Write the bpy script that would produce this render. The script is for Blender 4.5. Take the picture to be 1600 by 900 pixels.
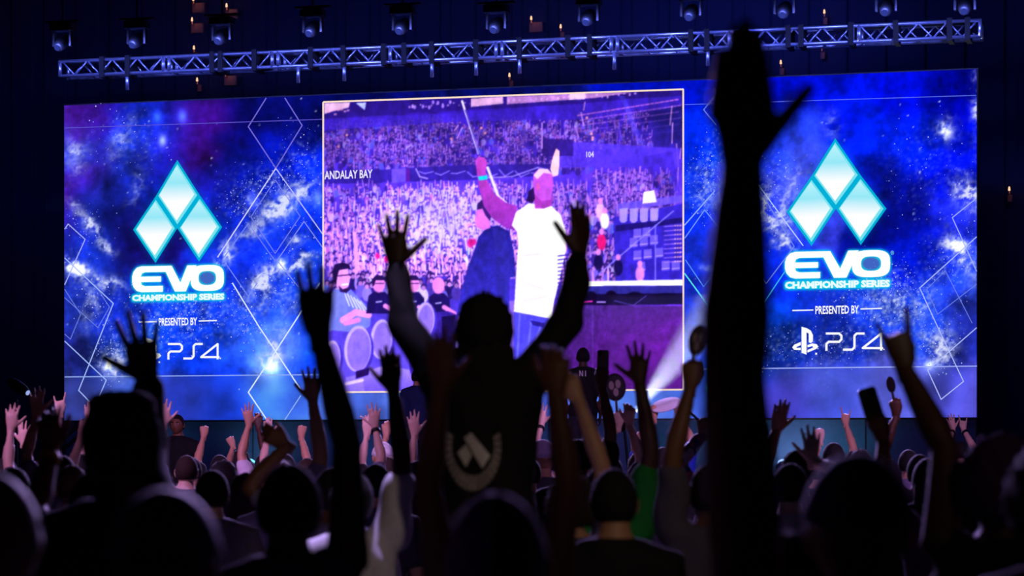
import bpy, math, random
import numpy as np
from mathutils import Vector, Matrix

# ------------------------------------------------------------------ camera
scene = bpy.context.scene
for o in list(bpy.data.objects):
    bpy.data.objects.remove(o, do_unlink=True)
COL = scene.collection
F = 4000.0          # focal length in pixels of the 1600 x 900 frame
HZ = 704.0          # image row of the horizon
CAMZ = 1.70
cd = bpy.data.cameras.new('camera')
cd.sensor_width = 36.0
cd.lens = 36.0 * F / 1600.0
cd.shift_y = (HZ - 450.0) / 1600.0
cd.clip_start = 0.1
cd.clip_end = 300
cd.dof.use_dof = True
cd.dof.focus_distance = 29.0
cd.dof.aperture_fstop = 3.6
cam = bpy.data.objects.new('camera', cd)
COL.objects.link(cam)
cam.location = (0, 0, CAMZ)
cam.rotation_euler = (math.pi / 2, 0, 0)
scene.camera = cam
# ------------------------------------------------------------------ world, view
w = bpy.data.worlds.new('world')
scene.world = w
w.use_nodes = True
w.node_tree.nodes['Background'].inputs[0].default_value = (0.05, 0.08, 0.4, 1)
w.node_tree.nodes['Background'].inputs[1].default_value = 0.0035
scene.view_settings.view_transform = 'Standard'
scene.view_settings.look = 'None'
scene.view_settings.gamma = 1
scene.view_settings.exposure = 0
scene.view_settings.use_curve_mapping = False
scene.cycles.use_denoising = True
scene.cycles.max_bounces = 4


def lamp(name, kind, loc, target, energy, color, size=0.3, angle=40, blend=0.6):
    l = bpy.data.lights.new(name, kind)
    l.energy = energy
    l.color = color
    if kind == 'SPOT':
        l.spot_size = math.radians(angle)
        l.spot_blend = blend
        l.shadow_soft_size = size
    elif kind == 'AREA':
        l.size = size
    else:
        l.shadow_soft_size = size
    o = bpy.data.objects.new(name, l)
    COL.objects.link(o)
    o.location = loc
    d = Vector(target) - Vector(loc)
    o.rotation_euler = d.to_track_quat('-Z', 'Y').to_euler()
    return o


# arena lamps hung over the hall: pink wash over the front rows, a weak warm one behind the camera
lamp('arena_spotlight', 'SPOT', (-8, 9, 10), (-3, 22, 1.5), 5600, (0.80, 0.36, 1.0), 0.5, 40, 0.7)
lamp('arena_spotlight', 'SPOT', (8, 9, 10), (3, 22, 1.5), 4800, (0.70, 0.35, 1.0), 0.5, 40, 0.7)
lamp('arena_spotlight', 'SPOT', (-1.2, 12.0, 10.2), (-0.66, 9.2, 1.3), 6000, (0.58, 0.42, 1.0), 0.3, 7, 0.6)  # narrow violet spot added to brighten the white T-shirt
lamp('arena_spotlight', 'SPOT', (5, -6, 9), (0.15, 9.0, 1.6), 900, (1.0, 0.72, 0.56), 0.5, 9, 0.9)


# ------------------------------------------------------------------ helpers
def PX(px, py, d):
    """the point at depth d on the line of sight of photo pixel (px, py)"""
    return Vector(((px - 800.0) * d / F, d, CAMZ + (HZ - py) * d / F))


def s2l(c):
    c = np.clip(np.asarray(c, dtype=np.float64), 0, 1)
    return np.where(c <= 0.04045, c / 12.92, ((c + 0.055) / 1.055) ** 2.4)


MATS = {}


def mat(name, rgb, rough=0.7, metal=0.0, noise=0.25, nscale=18.0, bump=0.0, srgb=True):
    """procedural surface: base colour broken up by noise, optional bump"""
    if name in MATS:
        return MATS[name]
    m = bpy.data.materials.new(name)
    m.use_nodes = True
    nt = m.node_tree
    b = nt.nodes['Principled BSDF']
    c = s2l(np.array(rgb) / 255.0) if srgb else np.array(rgb)
    b.inputs['Roughness'].default_value = rough
    b.inputs['Metallic'].default_value = metal
    tc = nt.nodes.new('ShaderNodeTexCoord')
    n = nt.nodes.new('ShaderNodeTexNoise')
    n.inputs['Scale'].default_value = nscale
    n.inputs['Detail'].default_value = 3
    nt.links.new(tc.outputs['Object'], n.inputs['Vector'])
    r = nt.nodes.new('ShaderNodeMix')
    r.data_type = 'RGBA'
    r.inputs['A'].default_value = (*(c * (1 - noise)), 1)
    r.inputs['B'].default_value = (*np.clip(c * (1 + noise), 0, 1), 1)
    nt.links.new(n.outputs['Fac'], r.inputs['Factor'])
    nt.links.new(r.outputs['Result'], b.inputs['Base Color'])
    if bump:
        bp = nt.nodes.new('ShaderNodeBump')
        bp.inputs['Strength'].default_value = bump
        nt.links.new(n.outputs['Fac'], bp.inputs['Height'])
        nt.links.new(bp.outputs['Normal'], b.inputs['Normal'])
    MATS[name] = m
    return m


def emit(name, rgb, strength=1.0, attr=None):
    if name in MATS:
        return MATS[name]
    m = bpy.data.materials.new(name)
    m.use_nodes = True
    nt = m.node_tree
    for n in list(nt.nodes):
        nt.nodes.remove(n)
    out = nt.nodes.new('ShaderNodeOutputMaterial')
    e = nt.nodes.new('ShaderNodeEmission')
    e.inputs['Strength'].default_value = strength
    if attr:
        a = nt.nodes.new('ShaderNodeAttribute')
        a.attribute_name = attr
        nt.links.new(a.outputs['Color'], e.inputs['Color'])
    else:
        e.inputs['Color'].default_value = (*s2l(np.array(rgb) / 255.0), 1)
    nt.links.new(e.outputs[0], out.inputs[0])
    MATS[name] = m
    return m


def mesh_obj(name, verts, faces, material, parent=None, smooth=False, midx=None, colors=None):
    me = bpy.data.meshes.new(name)
    verts = np.asarray(verts, dtype=np.float64).reshape(-1, 3)
    if parent is not None:
        verts = verts - np.array(parent.location)
    me.from_pydata(verts.tolist(), [], faces if isinstance(faces, list) else faces.tolist())
    ms = material if isinstance(material, (list, tuple)) else [material]
    for m in ms:
        me.materials.append(m)
    if midx is not None:
        me.polygons.foreach_set('material_index', np.asarray(midx, dtype=np.int32))
    if smooth:
        me.polygons.foreach_set('use_smooth', np.ones(len(me.polygons), dtype=bool))
    if colors is not None:
        ca = me.color_attributes.new('Col', 'FLOAT_COLOR', 'POINT')
        rgba = np.ones((len(verts), 4), dtype=np.float32)
        rgba[:, :3] = colors
        ca.data.foreach_set('color', rgba.ravel())
    me.update()
    o = bpy.data.objects.new(name, me)
    COL.objects.link(o)
    if parent is not None:
        o.parent = parent
    return o


def tag(o, label, cat=None, group=None, kind=None):
    if label:
        o['label'] = label
    if cat:
        o['category'] = cat
    if group:
        o['group'] = group
    if kind:
        o['kind'] = kind
    return o


def empty(name, loc):
    o = bpy.data.objects.new(name, None)
    o.empty_display_size = 0.1
    COL.objects.link(o)
    o.location = loc
    return o


class Geo:
    """a bag of closed shapes that becomes one mesh"""

    def __init__(self):
        self.v, self.f, self.m, self.n = [], [], [], 0

    def add(self, v, f, m=0):
        v = np.asarray(v, dtype=np.float64).reshape(-1, 3)
        self.v.append(v)
        k = self.n
        self.f += [tuple(i + k for i in q) for q in f]
        self.m += [m] * len(f)
        self.n += len(v)

    def verts(self):
        return np.concatenate(self.v) if self.v else np.zeros((0, 3))

    def merge(self, g, m=None):
        self.v.append(g.verts())
        k = self.n
        self.f += [tuple(i + k for i in q) for q in g.f]
        self.m += g.m if m is None else [m] * len(g.f)
        self.n += len(self.v[-1])

    def box(self, c, h, ax=None, m=0, bevel=0.0):
        """box with centre c, half sizes h, axes ax; bevel cuts the vertical edges"""
        c = np.array(c, float)
        A = np.eye(3) if ax is None else np.array([np.array(a, float) for a in ax])
        b = min(bevel, min(h[0], h[1]) * 0.9)
        if b > 0:
            ring = [(-h[0] + b, -h[1]), (h[0] - b, -h[1]), (h[0], -h[1] + b), (h[0], h[1] - b),
                    (h[0] - b, h[1]), (-h[0] + b, h[1]), (-h[0], h[1] - b), (-h[0], -h[1] + b)]
        else:
            ring = [(-h[0], -h[1]), (h[0], -h[1]), (h[0], h[1]), (-h[0], h[1])]
        n = len(ring)
        v = [c + x * A[0] + y * A[1] + z * A[2] for z in (-h[2], h[2]) for x, y in ring]
        f = [tuple(range(n))[::-1], tuple(range(n, 2 * n))]
        f += [(i, (i + 1) % n, n + (i + 1) % n, n + i) for i in range(n)]
        if np.linalg.det(A) < 0:
            f = [q[::-1] for q in f]
        self.add(v, f, m)

    def rings(self, rs, m=0, cap=True):
        """rs: list of rings, each an (n,3) array"""
        n = len(rs[0])
        v = np.concatenate(rs)
        f = []
        for k in range(len(rs) - 1):
            for i in range(n):
                j = (i + 1) % n
                f.append((k * n + i, k * n + j, (k + 1) * n + j, (k + 1) * n + i))
        if cap:
            f.append(tuple(range(n))[::-1])
            f.append(tuple((len(rs) - 1) * n + i for i in range(n)))
        self.add(v, f, m)

    def tube(self, pts, rad, n=8, m=0, flat=None, ref=None, round_end=True):
        """swept tube along pts; flat: ratio of the second radius; ref: direction of the first radius"""
        P = [np.array(p, float) for p in pts]
        R = list(rad)
        fl = flat if isinstance(flat, (list, tuple)) else [flat or 1.0] * len(P)
        fl = list(fl)
        if round_end:
            d0 = P[0] - P[1]
            d0 /= max(np.linalg.norm(d0), 1e-9)
            d1 = P[-1] - P[-2]
            d1 /= max(np.linalg.norm(d1), 1e-9)
            P = [P[0] + d0 * R[0] * .9, P[0] + d0 * R[0] * .6] + P + [P[-1] + d1 * R[-1] * .6, P[-1] + d1 * R[-1] * .9]
            R = [R[0] * .38, R[0] * .8] + R + [R[-1] * .8, R[-1] * .38]
            fl = [fl[0], fl[0]] + fl + [fl[-1], fl[-1]]
        T = []
        for i in range(len(P)):
            a = P[max(i - 1, 0)]
            b = P[min(i + 1, len(P) - 1)]
            t = b - a
            T.append(t / max(np.linalg.norm(t), 1e-9))
        r = np.array(ref if ref is not None else (1, 0, 0), float)
        if abs(np.dot(r, T[0])) > 0.9:
            r = np.array((0, 1, 0), float) if abs(T[0][1]) < 0.9 else np.array((0, 0, 1), float)
        rs = []
        ang = np.linspace(0, 2 * math.pi, n, endpoint=False)
        for p, t, ra, q in zip(P, T, R, fl):
            u = r - t * np.dot(r, t)
            u /= max(np.linalg.norm(u), 1e-9)
            r = u
            v = np.cross(t, u)
            rs.append(p + np.outer(np.cos(ang), u) * ra + np.outer(np.sin(ang), v) * ra * q)
        self.rings(rs, m)

    def ball(self, c, h, n=10, m=0, ax=None):
        c = np.array(c, float)
        A = np.eye(3) if ax is None else np.array(ax, float)
        v, f = [], []
        k = max(4, n // 2 + 1)
        for i in range(1, k):
            th = math.pi * i / k
            for j in range(n):
                ph = 2 * math.pi * j / n
                q = (h[0] * math.sin(th) * math.cos(ph), h[1] * math.sin(th) * math.sin(ph), h[2] * math.cos(th))
                v.append(c + q[0] * A[0] + q[1] * A[1] + q[2] * A[2])
        top = len(v)
        v.append(c + h[2] * A[2])
        v.append(c - h[2] * A[2])
        for i in range(k - 2):
            for j in range(n):
                jj = (j + 1) % n
                f.append((i * n + j, (i + 1) * n + j, (i + 1) * n + jj, i * n + jj))
        for j in range(n):
            jj = (j + 1) % n
            f.append((top, j, jj))
            f.append((top + 1, (k - 2) * n + jj, (k - 2) * n + j))
        self.add(v, f, m)

    def build(self, name, material, parent=None, smooth=False):
        return mesh_obj(name, self.verts(), self.f, material, parent, smooth,
                        self.m if isinstance(material, (list, tuple)) and len(material) > 1 else None)


# ------------------------------------------------------------------ the plane of the LED wall
DL, RATIO = 38.1, 1.1057
DR = DL / RATIO
WL = np.array(((100.5 - 800) * DL / F, DL))
WR = np.array(((1526.0 - 800) * DR / F, DR))
UX = (WR - WL) / np.linalg.norm(WR - WL)            # along the wall, to the right
NX = np.array((UX[1], -UX[0]))                       # out of the wall, to the camera
if NX[1] > 0:
    NX = -NX
WW = float(np.linalg.norm(WR - WL))
ZT = CAMZ + (HZ - 165) * DL / F
ZB = CAMZ + (HZ - 657) * DL / F
U3 = np.array((UX[0], UX[1], 0.0))
N3 = np.array((NX[0], NX[1], 0.0))
Z3 = np.array((0, 0, 1.0))


def WP(u, z, off=0.0):
    p = WL + UX * u + NX * off
    return np.array((p[0], p[1], z))


def SP(px, py, off=0.004):
    """where the line of sight of a photo pixel meets the face of the wall (off metres proud of it)"""
    o = WL + NX * off
    dx = (px - 800.0) / F
    # point = t*(dx,1); dot(point-o, NX)=0
    t = np.dot(o, NX) / (dx * NX[0] + NX[1])
    return np.array((dx * t, t, CAMZ + (HZ - py) * t / F))


def to_px(u, z):
    p = WL[None, :] + np.outer(u, UX)
    return 800 + p[:, 0] / p[:, 1] * F, HZ - (z - CAMZ) * F / p[:, 1]


# ------------------------------------------------------------------ LED wall: pictures it shows
class Paint:
    """a small raster painter in photo pixels; it becomes the colours of the wall's own grid"""

    def __init__(self, x0, y0, x1, y1, step, seed):
        self.x0, self.y0, self.st = x0, y0, step
        self.w, self.h = int((x1 - x0) / step), int((y1 - y0) / step)
        self.a = np.zeros((self.h, self.w, 3))
        self.X, self.Y = np.meshgrid(x0 + (np.arange(self.w) + .5) * step, y0 + (np.arange(self.h) + .5) * step)
        self.rng = np.random.RandomState(seed)

    def noise(self, sx, sy=None, octaves=4, gain=.55):
        sy = sy or sx
        out = np.zeros((self.h, self.w))
        amp, tot = 1.0, 0.0
        for _ in range(octaves):
            gw, gh = int(self.w * self.st / sx) + 3, int(self.h * self.st / sy) + 3
            g = self.rng.rand(gh, gw)
            fx = (self.X[0] - self.x0) / sx
            fy = (self.Y[:, 0] - self.y0) / sy
            ix, iy = fx.astype(int), fy.astype(int)
            tx, ty = fx - ix, fy - iy
            tx, ty = tx * tx * (3 - 2 * tx), (ty * ty * (3 - 2 * ty))[:, None]
            r0 = g[iy][:, ix] * (1 - tx) + g[iy][:, ix + 1] * tx
            r1 = g[iy + 1][:, ix] * (1 - tx) + g[iy + 1][:, ix + 1] * tx
            out += amp * (r0 * (1 - ty) + r1 * ty)
            tot += amp
            amp *= gain
            sx, sy = max(sx / 2, self.st), max(sy / 2, self.st)
        return out / tot

    def box(self, x0, y0, x1, y1):
        i0 = max(0, int((x0 - self.x0) / self.st) - 1)
        i1 = min(self.w, int((x1 - self.x0) / self.st) + 2)
        j0 = max(0, int((y0 - self.y0) / self.st) - 1)
        j1 = min(self.h, int((y1 - self.y0) / self.st) + 2)
        return slice(j0, max(j1, j0)), slice(i0, max(i1, i0))

    def blend(self, s, cov, rgb):
        c = np.array(rgb, float) / 255.0
        self.a[s] = self.a[s] * (1 - cov[..., None]) + c * cov[..., None]

    def ell(self, x, y, rx, ry, rgb, al=1.0, soft=.8, rot=0.0):
        e = max(rx, ry) + soft + 1
        s = self.box(x - e, y - e, x + e, y + e)
        dx, dy = self.X[s] - x, self.Y[s] - y
        if rot:
            c, q = math.cos(rot), math.sin(rot)
            dx, dy = dx * c + dy * q, -dx * q + dy * c
        d = (np.sqrt((dx / rx) ** 2 + (dy / ry) ** 2) - 1) * min(rx, ry)
        self.blend(s, al * np.clip(.5 - d / soft, 0, 1), rgb)

    def line(self, pts, wd, rgb, al=1.0, soft=.9):
        for (xa, ya), (xb, yb) in zip(pts[:-1], pts[1:]):
            e = wd + soft + 1
            s = self.box(min(xa, xb) - e, min(ya, yb) - e, max(xa, xb) + e, max(ya, yb) + e)
            X, Y = self.X[s], self.Y[s]
            l2 = (xb - xa) ** 2 + (yb - ya) ** 2 + 1e-9
            t = np.clip(((X - xa) * (xb - xa) + (Y - ya) * (yb - ya)) / l2, 0, 1)
            d = np.hypot(X - xa - t * (xb - xa), Y - ya - t * (yb - ya)) - wd / 2
            self.blend(s, al * np.clip(.5 - d / soft, 0, 1), rgb)

    def cover(self, pts, s):
        cov = np.zeros(self.X[s].shape)
        q = self.st / 4
        for ox in (-q, q):
            for oy in (-q, q):
                X, Y = self.X[s] + ox, self.Y[s] + oy
                ins = np.zeros(X.shape, bool)
                n = len(pts)
                for i in range(n):
                    xa, ya = pts[i]
                    xb, yb = pts[(i + 1) % n]
                    if ya == yb:
                        continue
                    ins ^= ((ya > Y) != (yb > Y)) & (X < (xb - xa) * (Y - ya) / (yb - ya) + xa)
                cov += ins / 4
        return cov

    def poly(self, pts, rgb, al=1.0, rgb2=None, tex=0.0):
        xs, ys = [p[0] for p in pts], [p[1] for p in pts]
        s = self.box(min(xs), min(ys), max(xs), max(ys))
        cov = self.cover(pts, s) * al
        c = np.array(rgb, float) / 255.0
        if rgb2 is not None:
            t = np.clip((self.Y[s] - min(ys)) / (max(ys) - min(ys)), 0, 1)[..., None]
            c = c * (1 - t) + np.array(rgb2, float) / 255.0 * t
        self.a[s] = self.a[s] * (1 - cov[..., None]) + c * cov[..., None]

    def glow(self, x, y, rx, ry, rgb, al=1.0, rot=0.0, k=1.0):
        e = 3 * max(rx, ry)
        s = self.box(x - e, y - e, x + e, y + e)
        dx, dy = self.X[s] - x, self.Y[s] - y
        c, q = math.cos(rot), math.sin(rot)
        dx, dy = dx * c + dy * q, -dx * q + dy * c
        g = np.exp(-(dx / rx) ** 2 - (dy / ry) ** 2) * al * k
        self.a[s] += g[..., None] * np.array(rgb, float) / 255.0

    def blur(self, arr, r):
        for _ in range(2):
            for ax in (0, 1):
                c = np.cumsum(np.concatenate([np.zeros_like(np.take(arr, [0], ax)), arr], ax), ax)
                n = arr.shape[ax]
                i1 = np.minimum(np.arange(n) + r + 1, n)
                i0 = np.maximum(np.arange(n) - r, 0)
                arr = (np.take(c, i1, ax) - np.take(c, i0, ax)) / (2 * r + 1)
        return arr

    def sample(self, px, py):
        fx = np.clip((px - self.x0) / self.st - .5, 0, self.w - 1.001)
        fy = np.clip((py - self.y0) / self.st - .5, 0, self.h - 1.001)
        ix, iy = fx.astype(int), fy.astype(int)
        tx, ty = (fx - ix)[:, None], (fy - iy)[:, None]
        a = self.a
        return (a[iy, ix] * (1 - tx) * (1 - ty) + a[iy, ix + 1] * tx * (1 - ty)
                + a[iy + 1, ix] * (1 - tx) * ty + a[iy + 1, ix + 1] * tx * ty)


# EVO lettering as strokes in a unit box (x right, y down)
def arc(cx, cy, rx, ry, a0, a1, n=10):
    return [(cx + rx * math.cos(math.radians(a0 + (a1 - a0) * i / n)),
             cy - ry * math.sin(math.radians(a0 + (a1 - a0) * i / n))) for i in range(n + 1)]


def rrect(cx, cy, rx, ry, p=3.2, n=28):
    out = []
    for i in range(n):
        t = 2 * math.pi * i / n
        c, s = math.cos(t), math.sin(t)
        out.append((cx + rx * math.copysign(abs(c) ** (2 / p), c), cy + ry * math.copysign(abs(s) ** (2 / p), s)))
    return out


E_OUT = [(.36, 0), (.10, 0), (.05, .05), (.015, .2), (0, .38), (0, .62), (.015, .8), (.05, .95), (.10, 1), (.335, 1),
         (.335, .77), (.14, .77), (.105, .72), (.095, .61), (.315, .61), (.315, .40), (.095, .40), (.105, .28), (.14, .23), (.345, .23)]
V_OUT = [(.33, 0), (.43, 0), (.525, .66), (.60, 0), (.70, 0), (.585, 1.0), (.465, 1.0), (.365, .23), (.33, .23)]
O_RX, O_RY = .182, .5
LOGOS = [
    dict(x0=206.5, x1=350, y0=415, y1=455.5, sub=(206.5, 459.5, 350.5, 469.5), pres=(248, 496.5, 308, 508.5),
         dash=((217, 503.2, 245, 502.6), (310.5, 501.6, 339, 500.8)),
         dia=dict(top=(277, 250), ml=(243.5, 306.5), mr=(312, 305), c=(277, 356.5), l=(208, 359), r=(347, 355), bl=(243, 411), br=(311, 409))),
    dict(x0=1226.5, x1=1391, y0=392, y1=434, sub=(1226.5, 438.5, 1390.5, 450), pres=(1274, 477.5, 1342, 490.5),
         dash=((1238, 485.2, 1271, 484.4), (1344.5, 482.8, 1378, 481.8)),
         dia=dict(top=(1305, 216), ml=(1268, 275), mr=(1344.5, 273.5), c=(1306, 326), l=(1229, 331), r=(1385, 326), bl=(1268, 384.5), br=(1345, 383))),
]


def slope(y):
    return -(HZ - y) * 7.4e-5


def evo_map(L):
    def f(u, v):
        x = L['x0'] + u * (L['x1'] - L['x0'])
        y = L['y0'] + v * (L['y1'] - L['y0'])
        return x, y + slope(y) * (x - (L['x0'] + L['x1']) / 2)
    return f


def paint_backdrop():
    P = Paint(92, 96, 1536, 666, 1.0, 3)
    pts = """110 175 80 16 128|150 178 48 14 120|200 182 22 22 160|232 190 20 55 215|280 182 18 28 165|322 195 72 10 108|372 205 8 8 88|450 172 6 10 92|490 200 5 10 98
108 232 45 75 225|150 240 28 16 100|200 222 30 65 210|250 232 24 22 150|310 225 62 10 108|380 255 10 20 145|440 250 5 22 175|490 262 5 42 225
110 282 78 18 140|160 292 18 16 100|192 282 30 52 195|232 302 12 28 150|350 292 26 18 128|400 302 5 30 205|470 302 5 40 232
115 332 52 18 130|150 332 30 64 205|190 342 10 8 75|222 352 22 12 98|362 342 10 40 212|430 352 20 62 232|490 362 10 50 232
115 402 20 28 130|160 392 20 60 205|200 392 20 18 105|362 402 20 50 215|430 402 10 40 224|490 422 10 60 232
115 472 34 54 172|160 472 26 45 168|200 472 14 40 182|362 472 20 62 232|440 472 20 62 224
120 542 26 28 100|150 562 20 38 125|200 542 20 72 222|300 522 10 62 234|382 522 30 82 242|425 545 120 150 250|482 542 10 62 242
120 622 54 62 150|200 622 62 92 200|270 622 42 62 205|340 632 20 62 232|420 622 62 122 250|482 632 62 112 240
1080 142 0 15 160|1100 202 0 42 232|1080 302 0 42 224|1100 422 20 40 172|1090 502 20 50 172|1090 562 10 72 222|1090 622 52 82 190
1210 132 0 10 172|1300 152 0 15 195|1400 142 0 10 185|1500 130 0 5 165|1220 222 20 55 235|1255 245 70 85 240|1350 202 0 32 235|1420 222 0 28 215|1500 252 0 14 205
1200 332 5 30 195|1240 305 65 70 232|1390 302 5 18 160|1412 332 5 6 70|1440 342 0 8 120|1500 332 32 42 222|1200 422 10 40 205|1420 402 0 20 185|1470 382 5 20 185|1500 422 30 62 222
1210 502 5 62 192|1210 552 10 40 142|1300 502 15 40 160|1400 482 20 62 222|1450 502 20 62 212|1505 522 32 40 140
1220 622 72 60 190|1300 612 62 72 180|1400 622 92 92 202|1490 622 72 68 190|1522 642 104 92 220
560 146 5 10 95|800 136 6 12 90|1040 126 0 14 150|530 634 80 110 225|620 634 84 110 220|800 634 70 85 190|1000 634 70 105 200|1050 630 90 120 215"""
    arr = np.array([[float(q) for q in t.split()] for ln in pts.split('\n') for t in ln.split('|')])
    wx = (P.noise(60, octaves=3) - .5) * 70
    wy = (P.noise(60, octaves=3) - .5) * 70
    # below the lower rule the picture is plainer: no warp across it
    num = np.zeros_like(P.a)
    den = np.zeros((P.h, P.w))
    for x, y, r, g, b in arr:
        q = np.exp(-((P.X + wx - x) ** 2 + (P.Y + wy - y) ** 2) / (2 * 26.0 ** 2)) + 1e-7
        num += q[..., None] * np.array((r, g, b)) / 255
        den += q
    P.a = num / den[..., None]
    n1 = P.noise(38, octaves=5, gain=.65)
    n2 = P.noise(9, 22, octaves=3)
    # blocky compression patches of the feed
    blk = np.repeat(np.repeat(P.rng.rand(P.h // 9 + 1, P.w // 9 + 1), 9, 0), 9, 1)[:P.h, :P.w]
    mod = np.clip(.35 + 1.3 * n1, .4, 1.7) * (.86 + .28 * n2) * (.95 + .1 * blk)
    P.a *= mod[..., None]
    P.a[..., 2] = np.clip(P.a[..., 2] * 1.12, 0, 1)
    P.a[..., 0] *= .92
    # white wisps: ridged noise inside stretched envelopes
    rid = 1 - np.abs(2 * P.noise(26, octaves=5, gain=.62) - 1) * 2.6
    rid = np.clip(rid, 0, 1) ** 2
    fil = np.clip(1 - np.abs(2 * P.noise(34, octaves=5, gain=.66) - 1) * 7, 0, 1)
    fine = np.clip(P.noise(5, octaves=3) * 2.4 - .9, 0, 1)
    spk = (P.rng.rand(P.h, P.w) > .93).astype(float) * P.rng.rand(P.h, P.w)
    spk = np.maximum(spk, .5 * np.roll(spk, 1, 1))
    spk = P.blur(spk, 1) * 3.2
    wis = """135 345 34 9 50 .9|165 385 16 7 35 .7|120 420 26 10 30 1.3|160 440 30 10 10 .9|140 480 12 34 15 .5|350 400 26 12 -55 .9|395 360 34 14 -40 .9|445 318 38 15 -38 1.2|475 300 24 12 -20 .6|412 440 34 15 -45 1.0|455 412 34 11 -12 1.2|480 400 24 5 -10 .9|465 375 14 10 0 .5
430 470 34 20 0 .35|115 245 18 26 0 .5|190 215 14 34 20 .35|215 290 12 40 15 .25|425 550 16 34 20 .9|180 570 22 22 0 .8
1515 305 18 34 -35 1.1|1500 385 30 8 15 1.4|1495 390 9 26 -20 1.1|1520 425 10 24 0 .6|1205 330 22 44 -32 .8|1225 375 22 14 40 .8|1110 300 34 34 0 .3|1480 205 14 18 0 .8|1240 300 20 40 10 .4|1470 545 20 26 20 .8|1440 480 16 40 20 .4|1390 470 30 36 0 .25|1120 420 26 5 5 .5|1525 170 8 60 0 .5|1300 195 14 22 0 .25"""
    for t in wis.replace('\n', '|').split('|'):
        x, y, rx, ry, ro, k = [float(q) for q in t.split()]
        e = 3 * max(rx, ry)
        s = P.box(x - e, y - e, x + e, y + e)
        ro = math.radians(ro)
        dx, dy = P.X[s] - x, P.Y[s] - y
        dx, dy = dx * math.cos(ro) + dy * math.sin(ro), -dx * math.sin(ro) + dy * math.cos(ro)
        g = np.exp(-(dx / rx) ** 2 - (dy / ry) ** 2) * k * 1.3
        q = np.clip(g * (fil[s] * 1.0 + rid[s] * .62 + .16 * fine[s] + .03), 0, 1)[..., None]
        P.a[s] = P.a[s] * (1 - q) + np.array((.86, .88, 1.0)) * q
    # clouds of sparks
    for t in """300 475 90 34 1.1|270 520 80 30 .9|390 500 22 34 .8|175 560 26 34 1.6|150 470 22 34 .6|420 285 50 26 1.0|470 250 34 40 .7|380 320 30 20 .7|440 330 70 40 .5|450 450 50 40 .8|200 215 60 40 .5|120 420 30 30 .7
1405 480 44 50 1.5|1465 540 30 34 1.6|1340 470 50 40 .8|1300 540 70 26 .8|1105 290 34 36 1.2|1120 240 24 40 .8|1210 270 40 30 .7|1490 410 40 50 1.0|1450 260 60 60 .5|1210 540 40 30 .7|1380 440 40 30 .8|1280 590 60 30 .4""".replace('\n', '|').split('|'):
        x, y, rx, ry, k = [float(q) for q in t.split()]
        s = P.box(x - 2.6 * rx, y - 2.6 * ry, x + 2.6 * rx, y + 2.6 * ry)
        g = np.exp(-((P.X[s] - x) / rx) ** 2 - ((P.Y[s] - y) / ry) ** 2) * k
        q = np.clip(g * spk[s] * (.35 + fine[s]), 0, .95)[..., None]
        P.a[s] = P.a[s] * (1 - q) + np.array((.78, .82, 1.0)) * q
    # soft lamps and stars
    for x, y, rx, ry, c, k in ((285, 182, 7, 10, (70, 130, 255), .8), (246, 183, 6, 9, (50, 100, 255), .7), (254, 220, 6, 9, (150, 170, 255), .9),
                               (395, 312, 9, 13, (130, 140, 255), .6), (497, 310, 7, 13, (150, 160, 255), .6), (119, 419, 9, 8, (255, 255, 255), 1.1),
                               (1500, 384, 10, 8, (255, 255, 255), 1.3), (425, 575, 14, 10, (190, 210, 255), .8), (440, 412, 8, 8, (255, 255, 255), .6),
                               (1480, 206, 7, 8, (170, 170, 255), .7), (170, 572, 8, 8, (230, 235, 255), .8), (1452, 572, 7, 8, (230, 235, 255), .8)):
        P.glow(x, y, rx, ry, c, k)
    for _ in range(90):
        x = P.rng.choice((P.rng.uniform(105, 500), P.rng.uniform(1072, 1522)))
        y = P.rng.uniform(150, 560)
        r = P.rng.uniform(.8, 1.5)
        P.ell(x, y, r, r, (200, 215, 255), P.rng.uniform(.4, 1), 1.0)
    # plain lower band (below the rule)
    rule = np.where(P.X < 800, 589 - (P.X - 100) * .0085, 577 - (P.X - 1068) * .011)
    low = np.clip(P.Y - rule, 0, 1)[..., None]
    pl = P.blur(P.a, 9)
    P.a = P.a * (1 - low * .75) + (pl * .92 + np.array((.05, .05, .04))) * low * .75
    # cyan bloom around the logos
    for L in LOGOS:
        m = evo_map(L)
        g = np.zeros((P.h, P.w))
        al = slice(0, P.h), slice(0, P.w)
        sb = L['sub']
        s = P.box(L['x0'] - 25, L['y0'] - 25, L['x1'] + 25, sb[3] + 25)
        for poly in (E_OUT, V_OUT, rrect(.818, .5, O_RX, O_RY)):
            g[s] = np.maximum(g[s], P.cover([m(u, v) for u, v in poly], s))
        k = slope(sb[1]) * (sb[2] - sb[0]) / 2
        g[s] = np.maximum(g[s], P.cover([(sb[0], sb[1] - k), (sb[2], sb[1] + k), (sb[2], sb[3] + k), (sb[0], sb[3] - k)], s))
        d = L['dia']
        s2 = P.box(d['l'][0] - 20, d['top'][1] - 20, d['r'][0] + 20, d['bl'][1] + 20)
        gd = np.zeros((P.h, P.w))
        gd[s2] = P.cover([d['top'], d['r'], d['br'], d['c'], d['bl'], d['l']], s2)
        near = np.clip(P.blur(g, 2) * 2.2, 0, 1)[..., None]
        far = np.clip(P.blur(g, 6) * .5 + P.blur(gd, 6) * .35, 0, 1)[..., None]
        P.a = P.a * (1 - far) + np.array((.0, .55, .9)) * far
        P.a = P.a * (1 - near) + np.array((.05, .80, .92)) * near
        # the hollow of the O shows the picture behind
        hx, hy = m(.818, .5)
        P.ell(hx, hy, .085 * (L['x1'] - L['x0']), .24 * (L['y1'] - L['y0']), (70, 90, 190), .9, 3)
    return P


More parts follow.
